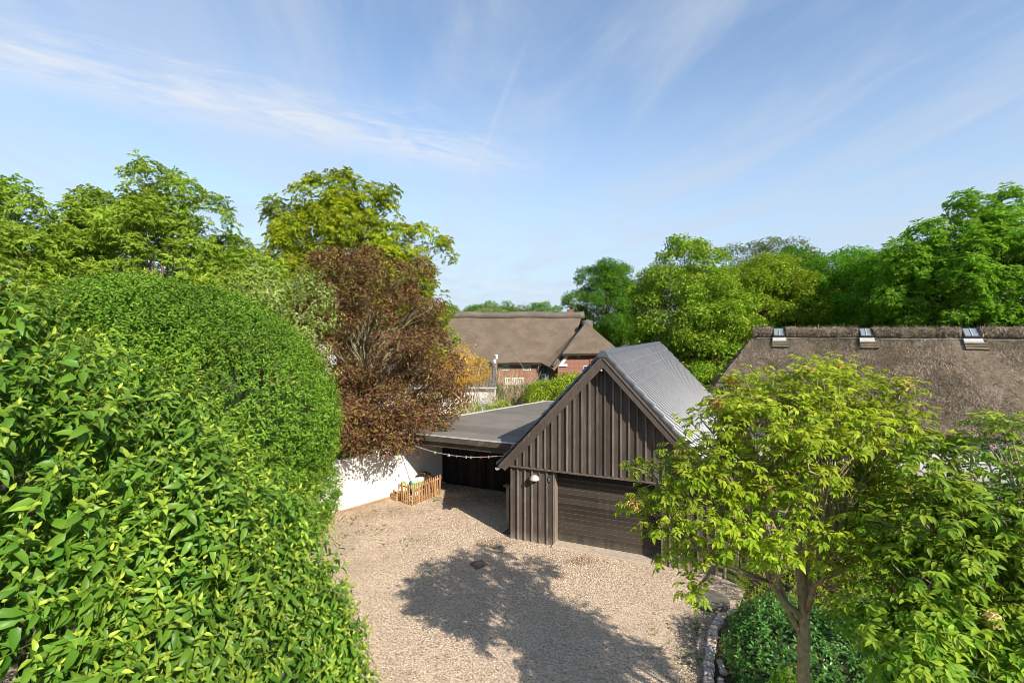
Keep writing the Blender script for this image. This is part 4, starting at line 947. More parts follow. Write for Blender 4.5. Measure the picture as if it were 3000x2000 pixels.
# ================================================================== WHITE OUTBUILDING
def outbuilding():
    Y0 = 36.0; B = np.array([-1.2, Y0, 0.2]); o = empty('outbuilding', tuple(B), 0, 'low white outbuilding with dark ribbed roof behind the copper tree', 'shed')
    loc = lambda x, y, Y: px(x, y, Y) - B
    L = -9.5; e = loc(1452, 1134, Y0 - 0.25); r = loc(1450, 1060, Y0 + 2.4)
    MB().box(L, -0.1, 0, 0.25, -0.4, e[2] - 0.02).build('front_wall', 'white', o)
    MB().prism([(0.251, -0.4), (4.8, -0.4), (4.8, e[2] - .05), (2.4, r[2] - 0.08), (0.251, e[2] + .1)], 'x', -0.35, -0.101).build('gable_wall', 'white', o)
    MB().box(L, -0.36, 4.55, 4.8, -0.4, e[2] - .05).build('rear_wall', 'white', o)
    pitch = 0.215; n = int((0.1 - L) / pitch); sy = (r[1] - e[1]); sz = r[2] - e[2]
    pm = MB(); prof = [(0, 0), (0.35, 0.0), (0.5, 0.06), (0.68, 0.075), (0.86, 0.06), (1.0, 0.0)]
    vs = []
    for q in np.linspace(0, 1, 9):
        for k, (a, z) in enumerate(prof): vs.append((a * pitch, sy * q, sz * q + z + (0.02 if int(round(q * 8)) % 2 else 0)))
    vs += [(a * pitch, -0.001, z - 0.04) for a, z in prof]
    pm.add(vs, [(i * 6 + k, i * 6 + k + 1, (i + 1) * 6 + k + 1, (i + 1) * 6 + k) for i in range(8) for k in range(5)] + [(54 + k, 54 + k + 1, k + 1, k) for k in range(5)]); pm = pm.mesh('tile_column', 'shedtile')
    for i in range(n): mobj('tile_column', pm, o, (0.1 - (i + 1) * pitch, e[1], e[2]))
    V = [(L, r[1] - .02, r[2]), (0.1, r[1] - .02, r[2]), (0.1, r[1] + 2.8, e[2]), (L, r[1] + 2.8, e[2])]; MB().hexa([(x, y, z - 0.06) for x, y, z in V], V).build('rear_roof', 'shedtile', o)
    MB().tube([(L, r[1], r[2] + 0.03), (0.1, r[1], r[2] + 0.03)], 0.13, 8).build('ridge_cap', 'shedtile', o, smooth=True)
    MB().tube([(L, e[1] - 0.05, e[2] - 0.05), (0.14, e[1] - 0.05, e[2] - 0.05)], 0.06, 8).build('gutter', 'alu', o, smooth=True)
    a, b = loc(1366, 1168, Y0), loc(1393, 1154, Y0); window(o, a[0], b[0], a[2], b[2], -0.02, 3, 1)
    a, b = loc(1210, 1168, Y0), loc(1250, 1154, Y0); window(o, a[0], b[0], a[2], b[2], -0.02, 3, 1)
M['shedtile'] = simple('dark_ribbed_sheet', (0.115, 0.10, 0.088), 0.8, 0.4, 6)
outbuilding()
def vane():
    p = px(1453, 1062, 37.5); o = empty('weather_sensor', (p[0], p[1], p[2]), 0, 'small white weather sensor on a pole above the outbuilding ridge', 'sensor')
    MB().tube([(0, 0, -0.4), (0, 0, 0.55)], 0.025, 6).build('pole', 'alu', o); MB().lathe([(0.001, 0.26), (0.1, 0.24), (0.12, 0.1), (0.1, -0.02), (0.001, -0.03)], (-0.1, 0, 0.0), 10).build('rain_cup', 'whitepaint', o)
    MB().lathe([(0.001, 0.5), (0.07, 0.48), (0.1, 0.25), (0.06, 0.2)], (0.06, 0, 0.05), 10).build('shield', 'whitepaint', o)
    for a in (0, 2.1, 4.2): MB().tube([(0, 0, 0.56), (0.16 * math.cos(a), 0.16 * math.sin(a), 0.58)], 0.022, 5).build('cup_arm', 'whitepaint', o)
vane()

# ================================================================== RIGHT THATCHED HOUSE
HB = np.array([13.3, 27.5])
def HWp(x, y): p = HB + x * U + y * VV_; return (float(p[0]), float(p[1]))
def longhouse():
    rr = np.random.default_rng(21)
    o = empty('thatched_house', (HB[0], HB[1], 0), -AL, 'long low white house with shaggy grey-brown thatched roof on the right', 'house')
    zr, ze, d = 6.12, 1.95, 4.1; LX = 15.5; hip = 3.1
    V, F = thatch_sheet((0, 0, zr), (LX, 0, zr), (LX, -d, ze), (-hip, -d, ze), 150, 44, 0.38, rr, 0.07); MB().add(V, F).build('thatch_roof', 'thatch', o)
    V, F = thatch_sheet((LX, 0, zr), (0, 0, zr), (-hip, d, ze), (LX, d, ze), 40, 14, 0.38, rr, 0.04); MB().add(V, F).build('rear_thatch', 'thatch', o)
    V, F = thatch_sheet((0, 0, zr), (0, 0, zr), (-hip, -d, ze), (-hip, d, ze), 20, 16, 0.3, rr, 0.04); MB().add(V, F).build('hip_thatch', 'thatch', o)
    # shaggy ridge in lengths between the skylights
    xs = [0.0]; gaps = []
    def at(xpx): r = (xpx - 1500) / FPX; return (r - HB[0] / HB[1]) * HB[1] / (U[0] - U[1] * r)
    sk = [(at(2264), at(2298)), (at(2514), at(2551)), (at(2812), at(2861))]
    segs = [(-0.15, sk[0][0] - .05), (sk[0][1] + .05, sk[1][0] - .05), (sk[1][1] + .05, sk[2][0] - .05), (sk[2][1] + .05, LX)]
    for a, b in segs:
        n = max(4, int((b - a) / 0.25)); pth = [(x, -0.12 + rr.normal(0, 0.02), zr + 0.0 + rr.normal(0, 0.025)) for x in np.linspace(a, b, n)]
        MB().tube(pth, [0.29 + rr.normal(0, 0.03) for _ in pth], 9).build('ridge_thatch', 'thatch', o)
    # loose straw over the slope and ridge
    def straws(n, pick, name, L0, L1, W_, lift, t0=0.0):
        P, D, Nn = pick(n); sc = rr.uniform(L0, L1, len(P)); side = np.cross(D, Nn); side /= np.linalg.norm(side, axis=1, keepdims=True)
        w = (W_ * rr.uniform(0.6, 1.4, len(P)))[:, None]; a = P - side * w; b = P + side * w; c = P + D * sc[:, None] + Nn * (lift * rr.random((len(P), 1)))
        Vt = np.stack([a, b, c], 1).reshape(-1, 3); T = np.arange(len(Vt)).reshape(-1, 3); C = np.repeat(np.stack([t0 + (1 - t0) * rr.random(len(P)), np.zeros(len(P))], 1), 3, 0)
        tag(mobj(name, npmesh(name, Vt, T, C, 'straw'), o), kind='stuff')
    ds = np.array([0, -d, ze - zr]); Ls = np.linalg.norm(ds); ds /= Ls; nn = np.array([0, -(ze - zr), d]); nn = np.array([0, -abs(zr - ze), d]) / Ls
    def front(n):
        q = rr.random(n); x = -hip * q + (LX + hip * q) * rr.random(n); P = np.stack([x, -d * q, zr + (ze - zr) * q], 1) + nn * rr.uniform(0.0, 0.075, (n, 1))
        D = ds + rr.normal(0, 0.42, (n, 3)) ; D /= np.linalg.norm(D, axis=1, keepdims=True); return P, D, np.tile(nn, (n, 1))
    straws(95000, front, 'loose_straw', 0.06, 0.22, 0.011, 0.05)
    def ridge(n):
        x = np.concatenate([rr.uniform(a, b, int(n * (b - a) / LX)) for a, b in segs]); n = len(x); a = rr.uniform(-0.3, 3.0, n)
        nr = np.stack([np.zeros(n), -np.cos(a), np.sin(a)], 1); P = np.stack([x, np.full(n, -0.12), np.full(n, zr)], 1) + nr * rr.uniform(.24, .32, (n, 1))
        D = rr.normal(0, 0.6, (n, 3)) + np.array([0, -0.6, -0.25]); D /= np.linalg.norm(D, axis=1, keepdims=True); return P, D, nr
    straws(16000, ridge, 'ridge_straw', 0.08, 0.24, 0.012, 0.04, 0.4)
    def hipp(n):
        q = np.sqrt(rr.random(n)); y = (rr.random(n) * 2 - 1) * d * q; P = np.stack([-hip * q, y, zr + (ze - zr) * q], 1); nh = np.array([-(zr - ze), 0, hip]); nh = np.array([-abs(zr - ze), 0, hip]) / math.hypot(zr - ze, hip)
        P = P + nh * rr.uniform(0, 0.07, (n, 1)); D = np.array([-hip, 0, ze - zr]) / math.hypot(zr - ze, hip) + rr.normal(0, 0.4, (n, 3)); D /= np.linalg.norm(D, axis=1, keepdims=True); return P, D, np.tile(nh, (n, 1))
    straws(9000, hipp, 'hip_straw', 0.08, 0.24, 0.012, 0.05)
    # binding wire under the ridge
    MB().tube([(x, -0.46 - 0.04 * math.sin(x), zr - 0.27 + 0.02 * math.sin(x * 1.7)) for x in np.linspace(0, LX, 30)], 0.008, 5).build('binding_wire', 'line', o)
    # skylights: frame, two panes, bar, flashing, slats
    sl = math.atan2(zr - ze, d)
    for a, b in sk:
        w = (b - a); k = empty('skylight', ((a + b) / 2, -0.09, zr + 0.24), 0); k.parent = o; k.rotation_euler = (sl + R(0), 0, 0)
        # local y runs up the slope (negative = down), local z is the slope normal
        Ld = 0.62; f = MB(); t = 0.045
        f.box(-w / 2, w / 2, -t, 0, -0.2, 0.06); f.box(-w / 2, w / 2, -Ld, -Ld + t * 1.4, -0.2, 0.06); f.box(-w / 2, -w / 2 + t, -Ld + t * 1.4, -t, -0.2, 0.06); f.box(w / 2 - t, w / 2, -Ld + t * 1.4, -t, -0.2, 0.06); f.build('frame', 'darkgrey', k)
        MB().box(-w / 2 + t, -0.016, -Ld + t * 1.4, -t, 0.0, 0.03).build('pane', 'skyglass', k); MB().box(0.016, w / 2 - t, -Ld + t * 1.4, -t, 0.0, 0.03).build('pane', 'skyglass', k)
        MB().box(-0.015, 0.015, -Ld + t * 1.4, -t, 0.0, 0.055).build('glazing_bar', 'alu', k)
        MB().box(-w / 2 - 0.04, w / 2 + 0.04, -Ld - 0.24, -Ld - 0.002, -0.2, -0.03).build('flashing', 'alu', k)
        for j in range(3): MB().box(-w / 2 - 0.07, w / 2 + 0.07 + 0.03 * j, -Ld - 0.36 - 0.15 * j, -Ld - 0.25 - 0.15 * j, -0.22, -0.04 + 0.01 * (2 - j)).build('slat', 'slat', k)
    # walls, windows
    wy = -3.45
    MB().box(-0.9, LX, wy, wy + 0.3, -0.1, 2.35).build('front_wall', 'white', o); MB().box(-0.9, LX, 3.15, 3.45, -0.1, 2.35).build('rear_wall', 'white', o); MB().box(-0.9, -0.6, wy + 0.301, 3.149, -0.1, 2.35).build('end_wall', 'white', o)
    MB().box(5, LX, wy - 0.06, wy - 0.002, 1.55, 2.1).build('eaves_band', 'pinkwhite', o)
    for x in (0.6, 3.0, 5.6, 8.2, 11): window(o, x, x + 1.1, 0.75, 1.7, wy - 0.01, 3, 2)
longhouse()

# ================================================================== YARD THINGS
def pickets():
    # long panel across the front of the corner, short panel turning back to the wall
    def panel(p0, p1, n, h, label, lean, warp):
        p0 = np.array(p0); p1 = np.array(p1); L = float(np.linalg.norm(p1 - p0)); rz = math.atan2(p1[1] - p0[1], p1[0] - p0[0]); rr = random.Random(n)
        o = empty('picket_fence', (p0[0], p0[1], 0), rz, label, 'fence', 'low wooden picket panels by the white wall')
        for i in range(n):
            x = L * i / (n - 1); hh = h * (1 + rr.uniform(-.04, .04)); a = lean + rr.uniform(-.03, .03); b = rr.uniform(-0.05, 0.05); w = 0.021
            m = MB(); m.prism([(-w, 0), (w, 0), (w, hh - 0.04), (0, hh), (-w, hh - 0.04)], 'y', -0.010, 0.010); m.build('picket', 'picket', o, (x, -0.012 + rr.uniform(-.004, .004), -0.01), (a, b, 0))
        for z in (0.16, h - 0.17): MB().box(-0.06, L + 0.06, 0.0, 0.022, z - 0.022, z + 0.022).build('rail', 'picket', o, (0, -math.sin(lean) * z, 0), (0, rr.uniform(-.02, .02), 0))
        dz = h - 0.36; MB().prism([(0.05, 0.18), (0.11, 0.18), (L - 0.05, h - 0.19), (L - 0.11, h - 0.19)], 'y', 0.023, 0.04).build('brace', 'picket', o)
    panel(gd(1207, 1480), gd(1288, 1447.5), 18, 0.80, 'longer orange picket panel leaning in the corner by white wall', 0.06, 0)
    panel(gd(1178, 1471), gd(1200, 1478.5), 5, 0.78, 'short five-picket panel standing at the left of longer one', 0.03, 0)
pickets()
def bag(name, x, y, w, h, dpt, label, mats, lean=0.1, rz=0.4):
    o = empty(name, (x, y, 0), rz, label, 'bag')
    n = 10; vs = []
    def ring(z, q): 
        return [(w / 2 * q * math.copysign(abs(math.cos(t)) ** 0.6, math.cos(t)), dpt / 2 * q * math.copysign(abs(math.sin(t)) ** 0.8, math.sin(t)) + lean * z, z) for t in np.linspace(0, 2 * math.pi, 14, endpoint=False)]
    bands = [(0.0, 0.35, 0), (0.35, 0.5, 1), (0.5, 0.62, 2), (0.62, 0.8, 1), (0.8, 1.0, 0)]
    for a, b, mi in bands:
        zs = np.linspace(a, b, 4); mb = MB(); rings = [ring(h * z, 0.82 + 0.25 * math.sin(math.pi * min(0.95, z)) - (0.25 if z > .98 else 0)) for z in zs]
        vs = [v for r_ in rings for v in r_]; fs = [(i * 14 + j, i * 14 + (j + 1) % 14, (i + 1) * 14 + (j + 1) % 14, (i + 1) * 14 + j) for i in range(3) for j in range(14)]
        if b == 1.0: fs.append(tuple(range(42, 56)))
        mb.add(vs, fs).build('bag_band', mats[mi], o, smooth=True)
x_, y_ = gd(1176, 1452); bag('soil_bag', x_, y_ + 0.12, 0.34, 0.52, 0.2, 'green and white soil bag standing behind the short picket panel', ('baggreen', 'bagwhite', 'bagyellow'), 0.08, 0.7)
x_, y_ = gd(1232, 1455); bag('soil_bag', x_ - 0.1, y_ + 0.32, 0.62, 0.62, 0.3, 'white and green soil bag lying behind the longer picket panel', ('bagwhite', 'baggreen', 'bagwhite'), 0.12, 0.75)
def leafheap():
    rr = np.random.default_rng(4); c = np.array([*(np.array(gd(1228, 1452)) + np.array([0.12, 0.45])), 0.0]); n = 700
    d = rr.normal(size=(n, 3)); d /= np.linalg.norm(d, axis=1, keepdims=True); d[:, 2] = np.abs(d[:, 2]); P = c + d * np.array([0.5, 0.35, 0.82]) * rr.uniform(0.7, 1, (n, 1))
    V, T, C = scatter([spray(4, 0.06, 0.09, leaf2, rr)], P, d + np.array([0, 0, .4]), rr.uniform(.7, 1.2, n), rr)
    tag(mobj('leaf_heap', npmesh('leaf_heap', V, T, C, 'deadleaf')), 'heap of brown garden waste behind the picket panels', 'leaf heap', kind='stuff')
leafheap()
def crate():
    x, y = gd(1164, 1463); o = empty('wooden_crate', (x, y + 0.1, 0), 0.84, 'small weathered wooden crate against the white wall left of pickets', 'crate')
    for z in (0.02, 0.10, 0.18):
        MB().box(-0.2, 0.2, -0.16, -0.14, z, z + 0.06).build('slat', 'picket', o); MB().box(-0.2, 0.2, 0.14, 0.16, z, z + 0.06).build('slat', 'picket', o); MB().box(-0.2, -0.18, -0.139, 0.139, z, z + 0.06).build('slat', 'picket', o); MB().box(0.18, 0.2, -0.139, 0.139, z, z + 0.06).build('slat', 'picket', o)
    MB().box(-0.19, 0.19, -0.15, 0.15, 0.0, 0.018).build('base', 'oldwood', o)
    x, y = gd(1166, 1455); tag(MB().box(-0.05, 0.05, -0.02, 0.02, 0, 0.46).build('grey_plank', 'oldwood', None, (x, y + 0.14, 0), (0.12, 0, 0.8)), 'upright grey plank leaning on white wall beside the crate', 'plank')
    x, y = gd(1154, 1462); tag(MB().tube([(0, 0, 0), (0.02, 0.03, 0.35)], 0.018, 6).build('garden_stake', 'oldwood', None, (x, y + 0.05, 0)), 'thin wooden stake against white wall left of the crate', 'stake')
crate()
def clothesline():
    pts = [px(1200, 1300, 18.6), px(1236, 1312.5, 18.2), px(1271, 1323, 17.8), px(1318.6, 1332.7, 17.3), px(1355, 1337, 16.9), px(1389, 1338.5, 16.6), px(1430, 1337.5, 16.2), px(1477.5, 1334.7, 15.9)]
    xs = np.array([1200, 1236, 1271, 1318.6, 1355, 1389, 1430, 1477.5]); P = np.array(pts)
    base = P[0]; o = tag(MB().tube([tuple(p - base) for p in P], 0.011, 5).build('clothes_line', 'line', None, tuple(base)), 'sagging clothes line strung from white wall to the garage', 'clothes line')
    for cx, m, lab in [(160, 'red', 'red clothes peg at the far left end of the line'), (225, 'red', 'second red clothes peg from the left end of line'), (380, 'bagyellow', 'yellowish clothes peg left of the two white ones'), (400, 'cream', 'cream clothes peg touching the yellowish one'),
                       (592, 'bagwhite', 'left one of the close pair of white pegs'), (613, 'bagwhite', 'right one of the close pair of white pegs'), (722, 'teal', 'teal clothes peg on the line'), (868, 'bagwhite', 'single white peg between teal and cream ones'),
                       (940, 'cream', 'pale cream peg near the lowest point of line'), (1093, 'red', 'red clothes peg on right half of the line'), (1210, 'alu', 'grey clothes peg nearest the garage')]:
        X = 1200 + cx / 5.226; p = np.array([np.interp(X, xs, P[:, k]) for k in range(3)])
        mb = MB(); mb.hexa([(-0.02, -0.008, -0.075), (-0.008, -0.008, -0.075), (-0.008, 0.008, -0.075), (-0.02, 0.008, -0.075)], [(-0.002 - .012, -0.008, 0.035), (0.0, -0.008, 0.035), (0.0, 0.008, 0.035), (-0.014, 0.008, 0.035)])
        mb.hexa([(0.008, -0.008, -0.075), (0.02, -0.008, -0.075), (0.02, 0.008, -0.075), (0.008, 0.008, -0.075)], [(0.001, -0.008, 0.035), (0.014, -0.008, 0.035), (0.014, 0.008, 0.035), (0.001, 0.008, 0.035)])
        pg = mb.build('clothes_peg', m, None, tuple(p)); pg.scale = (0.75, 0.75, 0.75); tag(pg, lab, 'clothes peg', 'pegs on the clothes line')
clothesline()
def drain():
    x, y = gd(1403, 1654); o = empty('drain_cover', (x, y, 0.0), 0.62, 'square rusty drain cover with round grate set in gravel', 'drain cover')
    f = MB(); h = 0.2
    f.box(-h, h, -h, h, -0.02, 0.018); bevel(f.build('frame', 'rust', o), 0.005)
    MB().lathe([(0.001, 0.0), (0.15, 0.0), (0.15, 0.022), (0.13, 0.0225), (0.001, 0.0225)], (0, 0, 0), 24).build('grate_well', 'iron', o)
    for i in range(5):
        yy = -0.1 + 0.05 * i; hw = math.sqrt(0.128 ** 2 - yy * yy); MB().box(-hw, hw, yy - 0.011, yy + 0.011, 0.0226, 0.030).build('grate_bar', 'ironlite', o)
    MB().lathe([(0.128, 0.0226), (0.128, 0.031), (0.152, 0.031), (0.152, 0.019)], (0, 0, 0), 24).build('grate_ring', 'rust', o)
drain()
def well_lid():
    x, y = gd(2080, 1765); o = empty('well_lid', (x, y, 0), 0.4, 'round weathered concrete well lid beside the planting bed', 'well lid')
    MB().lathe([(0.001, 0.125), (0.40, 0.12), (0.425, 0.105), (0.43, 0.06), (0.43, -0.02)], (0, 0, 0), 36).build('slab', 'lid', o, smooth=False)
    MB().lathe([(0.38, 0.02), (0.385, -0.05)], (0, 0, 0), 24).build('shaft_ring', 'concrete', o)
well_lid()
def kerb():
    rr = random.Random(9); o = empty('stone_edging', (4.0, 10.0, 0), 0, 'curved edging of pale granite setts along the planting bed', 'edging')
    pts = [Vector((x, y, 0)) for x, y in kerb_line[1:]]; path = []; 
    for i in range(len(pts) - 1):
        n = 8
        for k in range(n): path.append(pts[i].lerp(pts[i + 1], k / n))
    s = 0; last = None; i = 0; step = 0.235
    acc = [0]
    for a, b in zip(path[:-1], path[1:]): acc.append(acc[-1] + (b - a).length)
    tot = acc[-1]; d = 0.05
    while d < min(tot, 6.0):
        L = step * rr.uniform(0.82, 1.05); c = np.interp(d + L / 2, acc, [p.x for p in path]), np.interp(d + L / 2, acc, [p.y for p in path]); c2 = np.interp(d + L / 2 + .05, acc, [p.x for p in path]), np.interp(d + L / 2 + .05, acc, [p.y for p in path])
        a = math.atan2(c2[1] - c[1], c2[0] - c[0]); h = rr.uniform(0.10, 0.13); w = rr.uniform(0.17, 0.205); j = lambda: rr.uniform(-.012, .012)
        hx = L / 2 - 0.008; b = [(-hx + j(), -w / 2 + j(), -0.08), (hx + j(), -w / 2 + j(), -0.08), (hx + j(), w / 2 + j(), -0.08), (-hx + j(), w / 2 + j(), -0.08)]; t = [(x * 0.93, y_ * 0.93, h + j()) for x, y_, _ in b]
        bevel(MB().hexa(b, t).build('stone', 'granite', o, (c[0] - 4.0, c[1] - 10.0, 0), (0, 0, a)), 0.03, 2); d += L
    # small round cobbles behind the setts
    for k in range(9):
        q = 1.7 + 0.17 * k + rr.uniform(-.03, .03); c = np.interp(q, acc, [p.x for p in path]) + 0.22 + rr.uniform(-.03, .05), np.interp(q, acc, [p.y for p in path]); r = rr.uniform(0.06, 0.09)
        prof = [(0.001, r * 0.8), (r * 0.55, r * 0.68), (r * 0.95, r * 0.3), (r, 0), (r * 0.8, -0.04)]
        MB().lathe(prof, (0, 0, 0.04), 9).build('cobble', 'granite', o, (c[0] - 4.0, c[1] - 10.0, 0), (rr.uniform(-.2, .2), rr.uniform(-.2, .2), 0), smooth=True)
kerb()
def stone_wall():
    rr = random.Random(12); x, y = GW(5.95, 1.6); o = empty('stone_wall', (x, y, 0), -AL + R(10), 'low pinkish rubble stone wall beside the right garage corner', 'wall')
    z = 0
    for row in range(5):
        xx = 0.0 - 0.1 * (row % 2)
        while xx < 1.3:
            L = rr.uniform(0.2, 0.36); j = lambda: rr.uniform(-.015, .015)
            b = [(xx + .006, -0.16 + j(), z), (xx + L - .006, -0.16 + j(), z), (xx + L - .006, 0.16, z), (xx + .006, 0.16, z)]; t = [(p + j() * .5, q, z + 0.165) for p, q, _ in b]
            bevel(MB().hexa(b, t).build('stone', 'granite', o), 0.025, 2); xx += L
        z += 0.175
stone_wall()
def planter():
    p = px(2152, 1515, 12.8); x, y = float(p[0]), float(p[1]); o = empty('garden_chair_back', (x, y, 0), 0.2, 'slatted wooden seat back glimpsed right of the garage', 'seat')
    for i in range(6): MB().box(-0.2 + i * 0.07, -0.155 + i * 0.07, -0.012, 0.012, 0.45, 1.75).build('back_slat', 'oldwood', o)
    MB().box(-0.24, 0.24, 0.013, 0.05, 1.66, 1.72).build('top_rail', 'oldwood', o); MB().box(-0.24, 0.24, 0.013, 0.05, 0.5, 0.56).build('lower_rail', 'oldwood', o)
    for sx in (-0.22, 0.22): MB().box(sx - 0.025, sx + 0.025, 0.051, 0.1, 0.0, 1.7).build('leg', 'oldwood', o)
planter()

# ================================================================== VEGETATION
def shrub(name, label, base, ells, mt, tpls, dens, seed, lo=0.84, hi=1.03, amp=0.08, upb=0.7, sc=(0.8, 1.2), cat='shrub', stems=8, barkm='bark', group=None, zmin=0.08, tipbias=0.25, lay2=0.0):
    rr = np.random.default_rng(seed); B = np.array(base, float); o = empty(name, tuple(B), 0, label, cat, group)
    P, D, lv = shell(ells, dens, rr, lo, hi, zmin, amp, seed, upb)
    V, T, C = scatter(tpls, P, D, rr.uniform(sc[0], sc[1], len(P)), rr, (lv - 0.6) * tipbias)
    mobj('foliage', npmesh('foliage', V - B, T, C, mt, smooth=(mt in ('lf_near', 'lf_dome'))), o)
    if stems:
        mb = MB()
        for k in range(stems):
            c, r = ells[k % len(ells)]; c = np.array(c); r = np.array(r); d = rr.normal(size=3); d /= np.linalg.norm(d); d[2] = abs(d[2]); e = c + d * r * 0.85
            s = B + np.array([rr.normal(0, 0.25), rr.normal(0, 0.25), 0]); mb.tube([q - B for q in branch_path(s, e, rr, 6, 0.05, 0.05)], [0.05 * (1 - 0.85 * i / 5) + 0.006 for i in range(6)], 5)
        mb.build('stems', barkm, o, smooth=True)
    return o
rt = np.random.default_rng(99)
T_near = [shoot_alt(11, 0.36, 0.138, leaf8, rt, 0.7, -0.15, 0.9, True, 0.4, (0.45, 0.95), (0.38, 0.52)) for _ in range(9)]
T_dome = [shoot_alt(9, 0.15, 0.095, leaf4, rt, 0.65, -0.4, 0.7, False, 0.35, (0.4, 0.8)) for _ in range(7)]
# near shrub, lower left
shrub('cherry_shrub', 'big bright green large-leaved shrub filling the lower left foreground', (-5.4, 5.6, 0),
      [((-5.9, 4.3, 3.95), (2.35, 2.1, 2.95)), ((-4.9, 5.9, 2.95), (1.85, 1.8, 2.7)), ((-4.05, 6.7, 1.85), (1.55, 1.45, 2.5)), ((-3.6, 7.0, 0.8), (1.4, 1.25, 2.2)), ((-7.2, 6.2, 3.0), (2.3, 2.6, 3.0))],
      'lf_near', T_near, 60, 31, 0.80, 1.05, 0.08, 0.8, (0.6, 1.3), tipbias=0.2, stems=14)
# rounded hedge
shrub('rounded_hedge', 'tall clipped dome-shaped green hedge behind the foreground shrub, left of white wall', (-9.6, 13.2, 0),
      [((-9.6, 13.2, 3.75), (4.9, 4.6, 3.75)), ((-12.5, 14.2, 3.3), (4.5, 4.0, 3.6)), ((-9.1, 13.5, 1.95), (4.2, 3.8, 2.35))],
      'lf_dome', T_dome, 112, 32, 0.90, 1.015, 0.045, 0.5, (0.7, 1.35), cat='hedge', tipbias=0.3, stems=12)

# ---- trees on the left
tree('ash_tree', 'feathery green ash tree at the far left edge, above the foreground shrub', (-18.6, 18.5, 0), (-18.6, 18.5, 7.3), (3.2, 3.0, 3.8), 'lf_ash', 41, 40, 0.22, 1250, 'ash', 0.16, flat=1.25, trunk_r=0.2, group='ash trees on the left', extra=[((-18.2, 18.5, 10.7), 0.8)])
tree('ash_tree', 'slim ash tree with pointed top, second from the left edge', (-18.0, 22, 0), (-18.0, 22, 7.9), (2.3, 2.2, 3.9), 'lf_ash', 42, 26, 0.24, 800, 'ash', 0.16, flat=1.25, trunk_r=0.16, group='ash trees on the left', extra=[((-18.4, 22, 11.6), 0.7), ((-17.6, 22, 11.0), 0.7)])
tree('ash_tree', 'tallest ash tree of the left group, rising above the rounded hedge', (-14.4, 20.5, 0), (-14.2, 20.5, 7.9), (2.8, 2.6, 4.2), 'lf_ash', 43, 38, 0.21, 1150, 'ash', 0.16, flat=1.3, trunk_r=0.18, group='ash trees on the left', extra=[((-14.9, 20.5, 12.2), 0.7), ((-13.4, 20.5, 11.6), 0.7), ((-12.2, 20.5, 10.7), 0.7), ((-16.2, 20.5, 10.0), 0.7)])
tree('ash_tree', 'lower ash tree between the tallest ash and the yellow-green one', (-11.4, 21.5, 0), (-11.5, 21.5, 6.9), (2.4, 2.2, 3.2), 'lf_ash', 44, 32, 0.24, 900, 'ash', 0.16, flat=1.2, trunk_r=0.14, group='ash trees on the left')
tree('ash_tree', 'large yellow-green ash tree with open crown behind the copper tree', (-8.6, 27.5, 0), (-9.2, 27.5, 9.4), (4.6, 4.0, 4.6), 'lf_ashy', 45, 60, 0.18, 1800, 'ash', 0.19, flat=1.15, trunk_r=0.26, barkm='barklight',
     extra=[((-11.0, 27.5, 13.6), 0.9), ((-9.4, 27.5, 13.9), 0.9), ((-12.8, 27.5, 12.4), 0.8), ((-8.0, 27.5, 13.4), 0.8), ((-5.2, 27.3, 9.0), 1.1), ((-4.4, 27.2, 7.2), 1.0), ((-3.7, 27.4, 10.6), 0.6), ((-4.9, 27.4, 11.2), 0.7), ((-4.2, 27.5, 5.4), 1.0), ((-7, 27.2, 12.9), 0.9)])
tree('edge_tree', 'dark leafy branch tip of a tree at the extreme upper left edge', (-24.6, 22, 0), (-24.6, 22, 10.6), (2.6, 2.6, 4.0), 'lf_dark', 46, 14, 0.36, 700, 'spray', 0.16, trunk_r=0.2)
T_pale = [shoot_alt(9, 0.32, 0.16, leaf4, rt, 0.4, -0.5, 0.5) for _ in range(6)]
tree('cherry_tree', 'pale green young tree with curled leaves in front of the copper tree', (-8.3, 17.8, 0), (-8.2, 17.8, 6.4), (1.7, 1.5, 2.5), 'lf_pale', 47, 18, 0.36, 620, T_pale, trunk_r=0.09, barkm='barklight', sub=4, extra=[((-6.9, 17.4, 5.6), 0.5), ((-6.4, 17.4, 4.7), 0.4), ((-9.5, 18, 7.6), 0.6)])
T_blos = [spray(16, 0.16, 0.05, leaf2, rt, 0.8, 0.3) for _ in range(3)]
shrub('blossom_shrub', 'shrub with small white blossom between rounded hedge and copper tree', (-6.9, 18.3, 0), [((-6.7, 17.7, 5.2), (0.55, 0.5, 0.6))], 'lf_whitefl', T_blos, 6, 48, 0.5, 1.0, stems=4)
T_cop = [spray(12, 0.28, 0.125, leaf2, rt, 0.5, 0.5) for _ in range(6)]
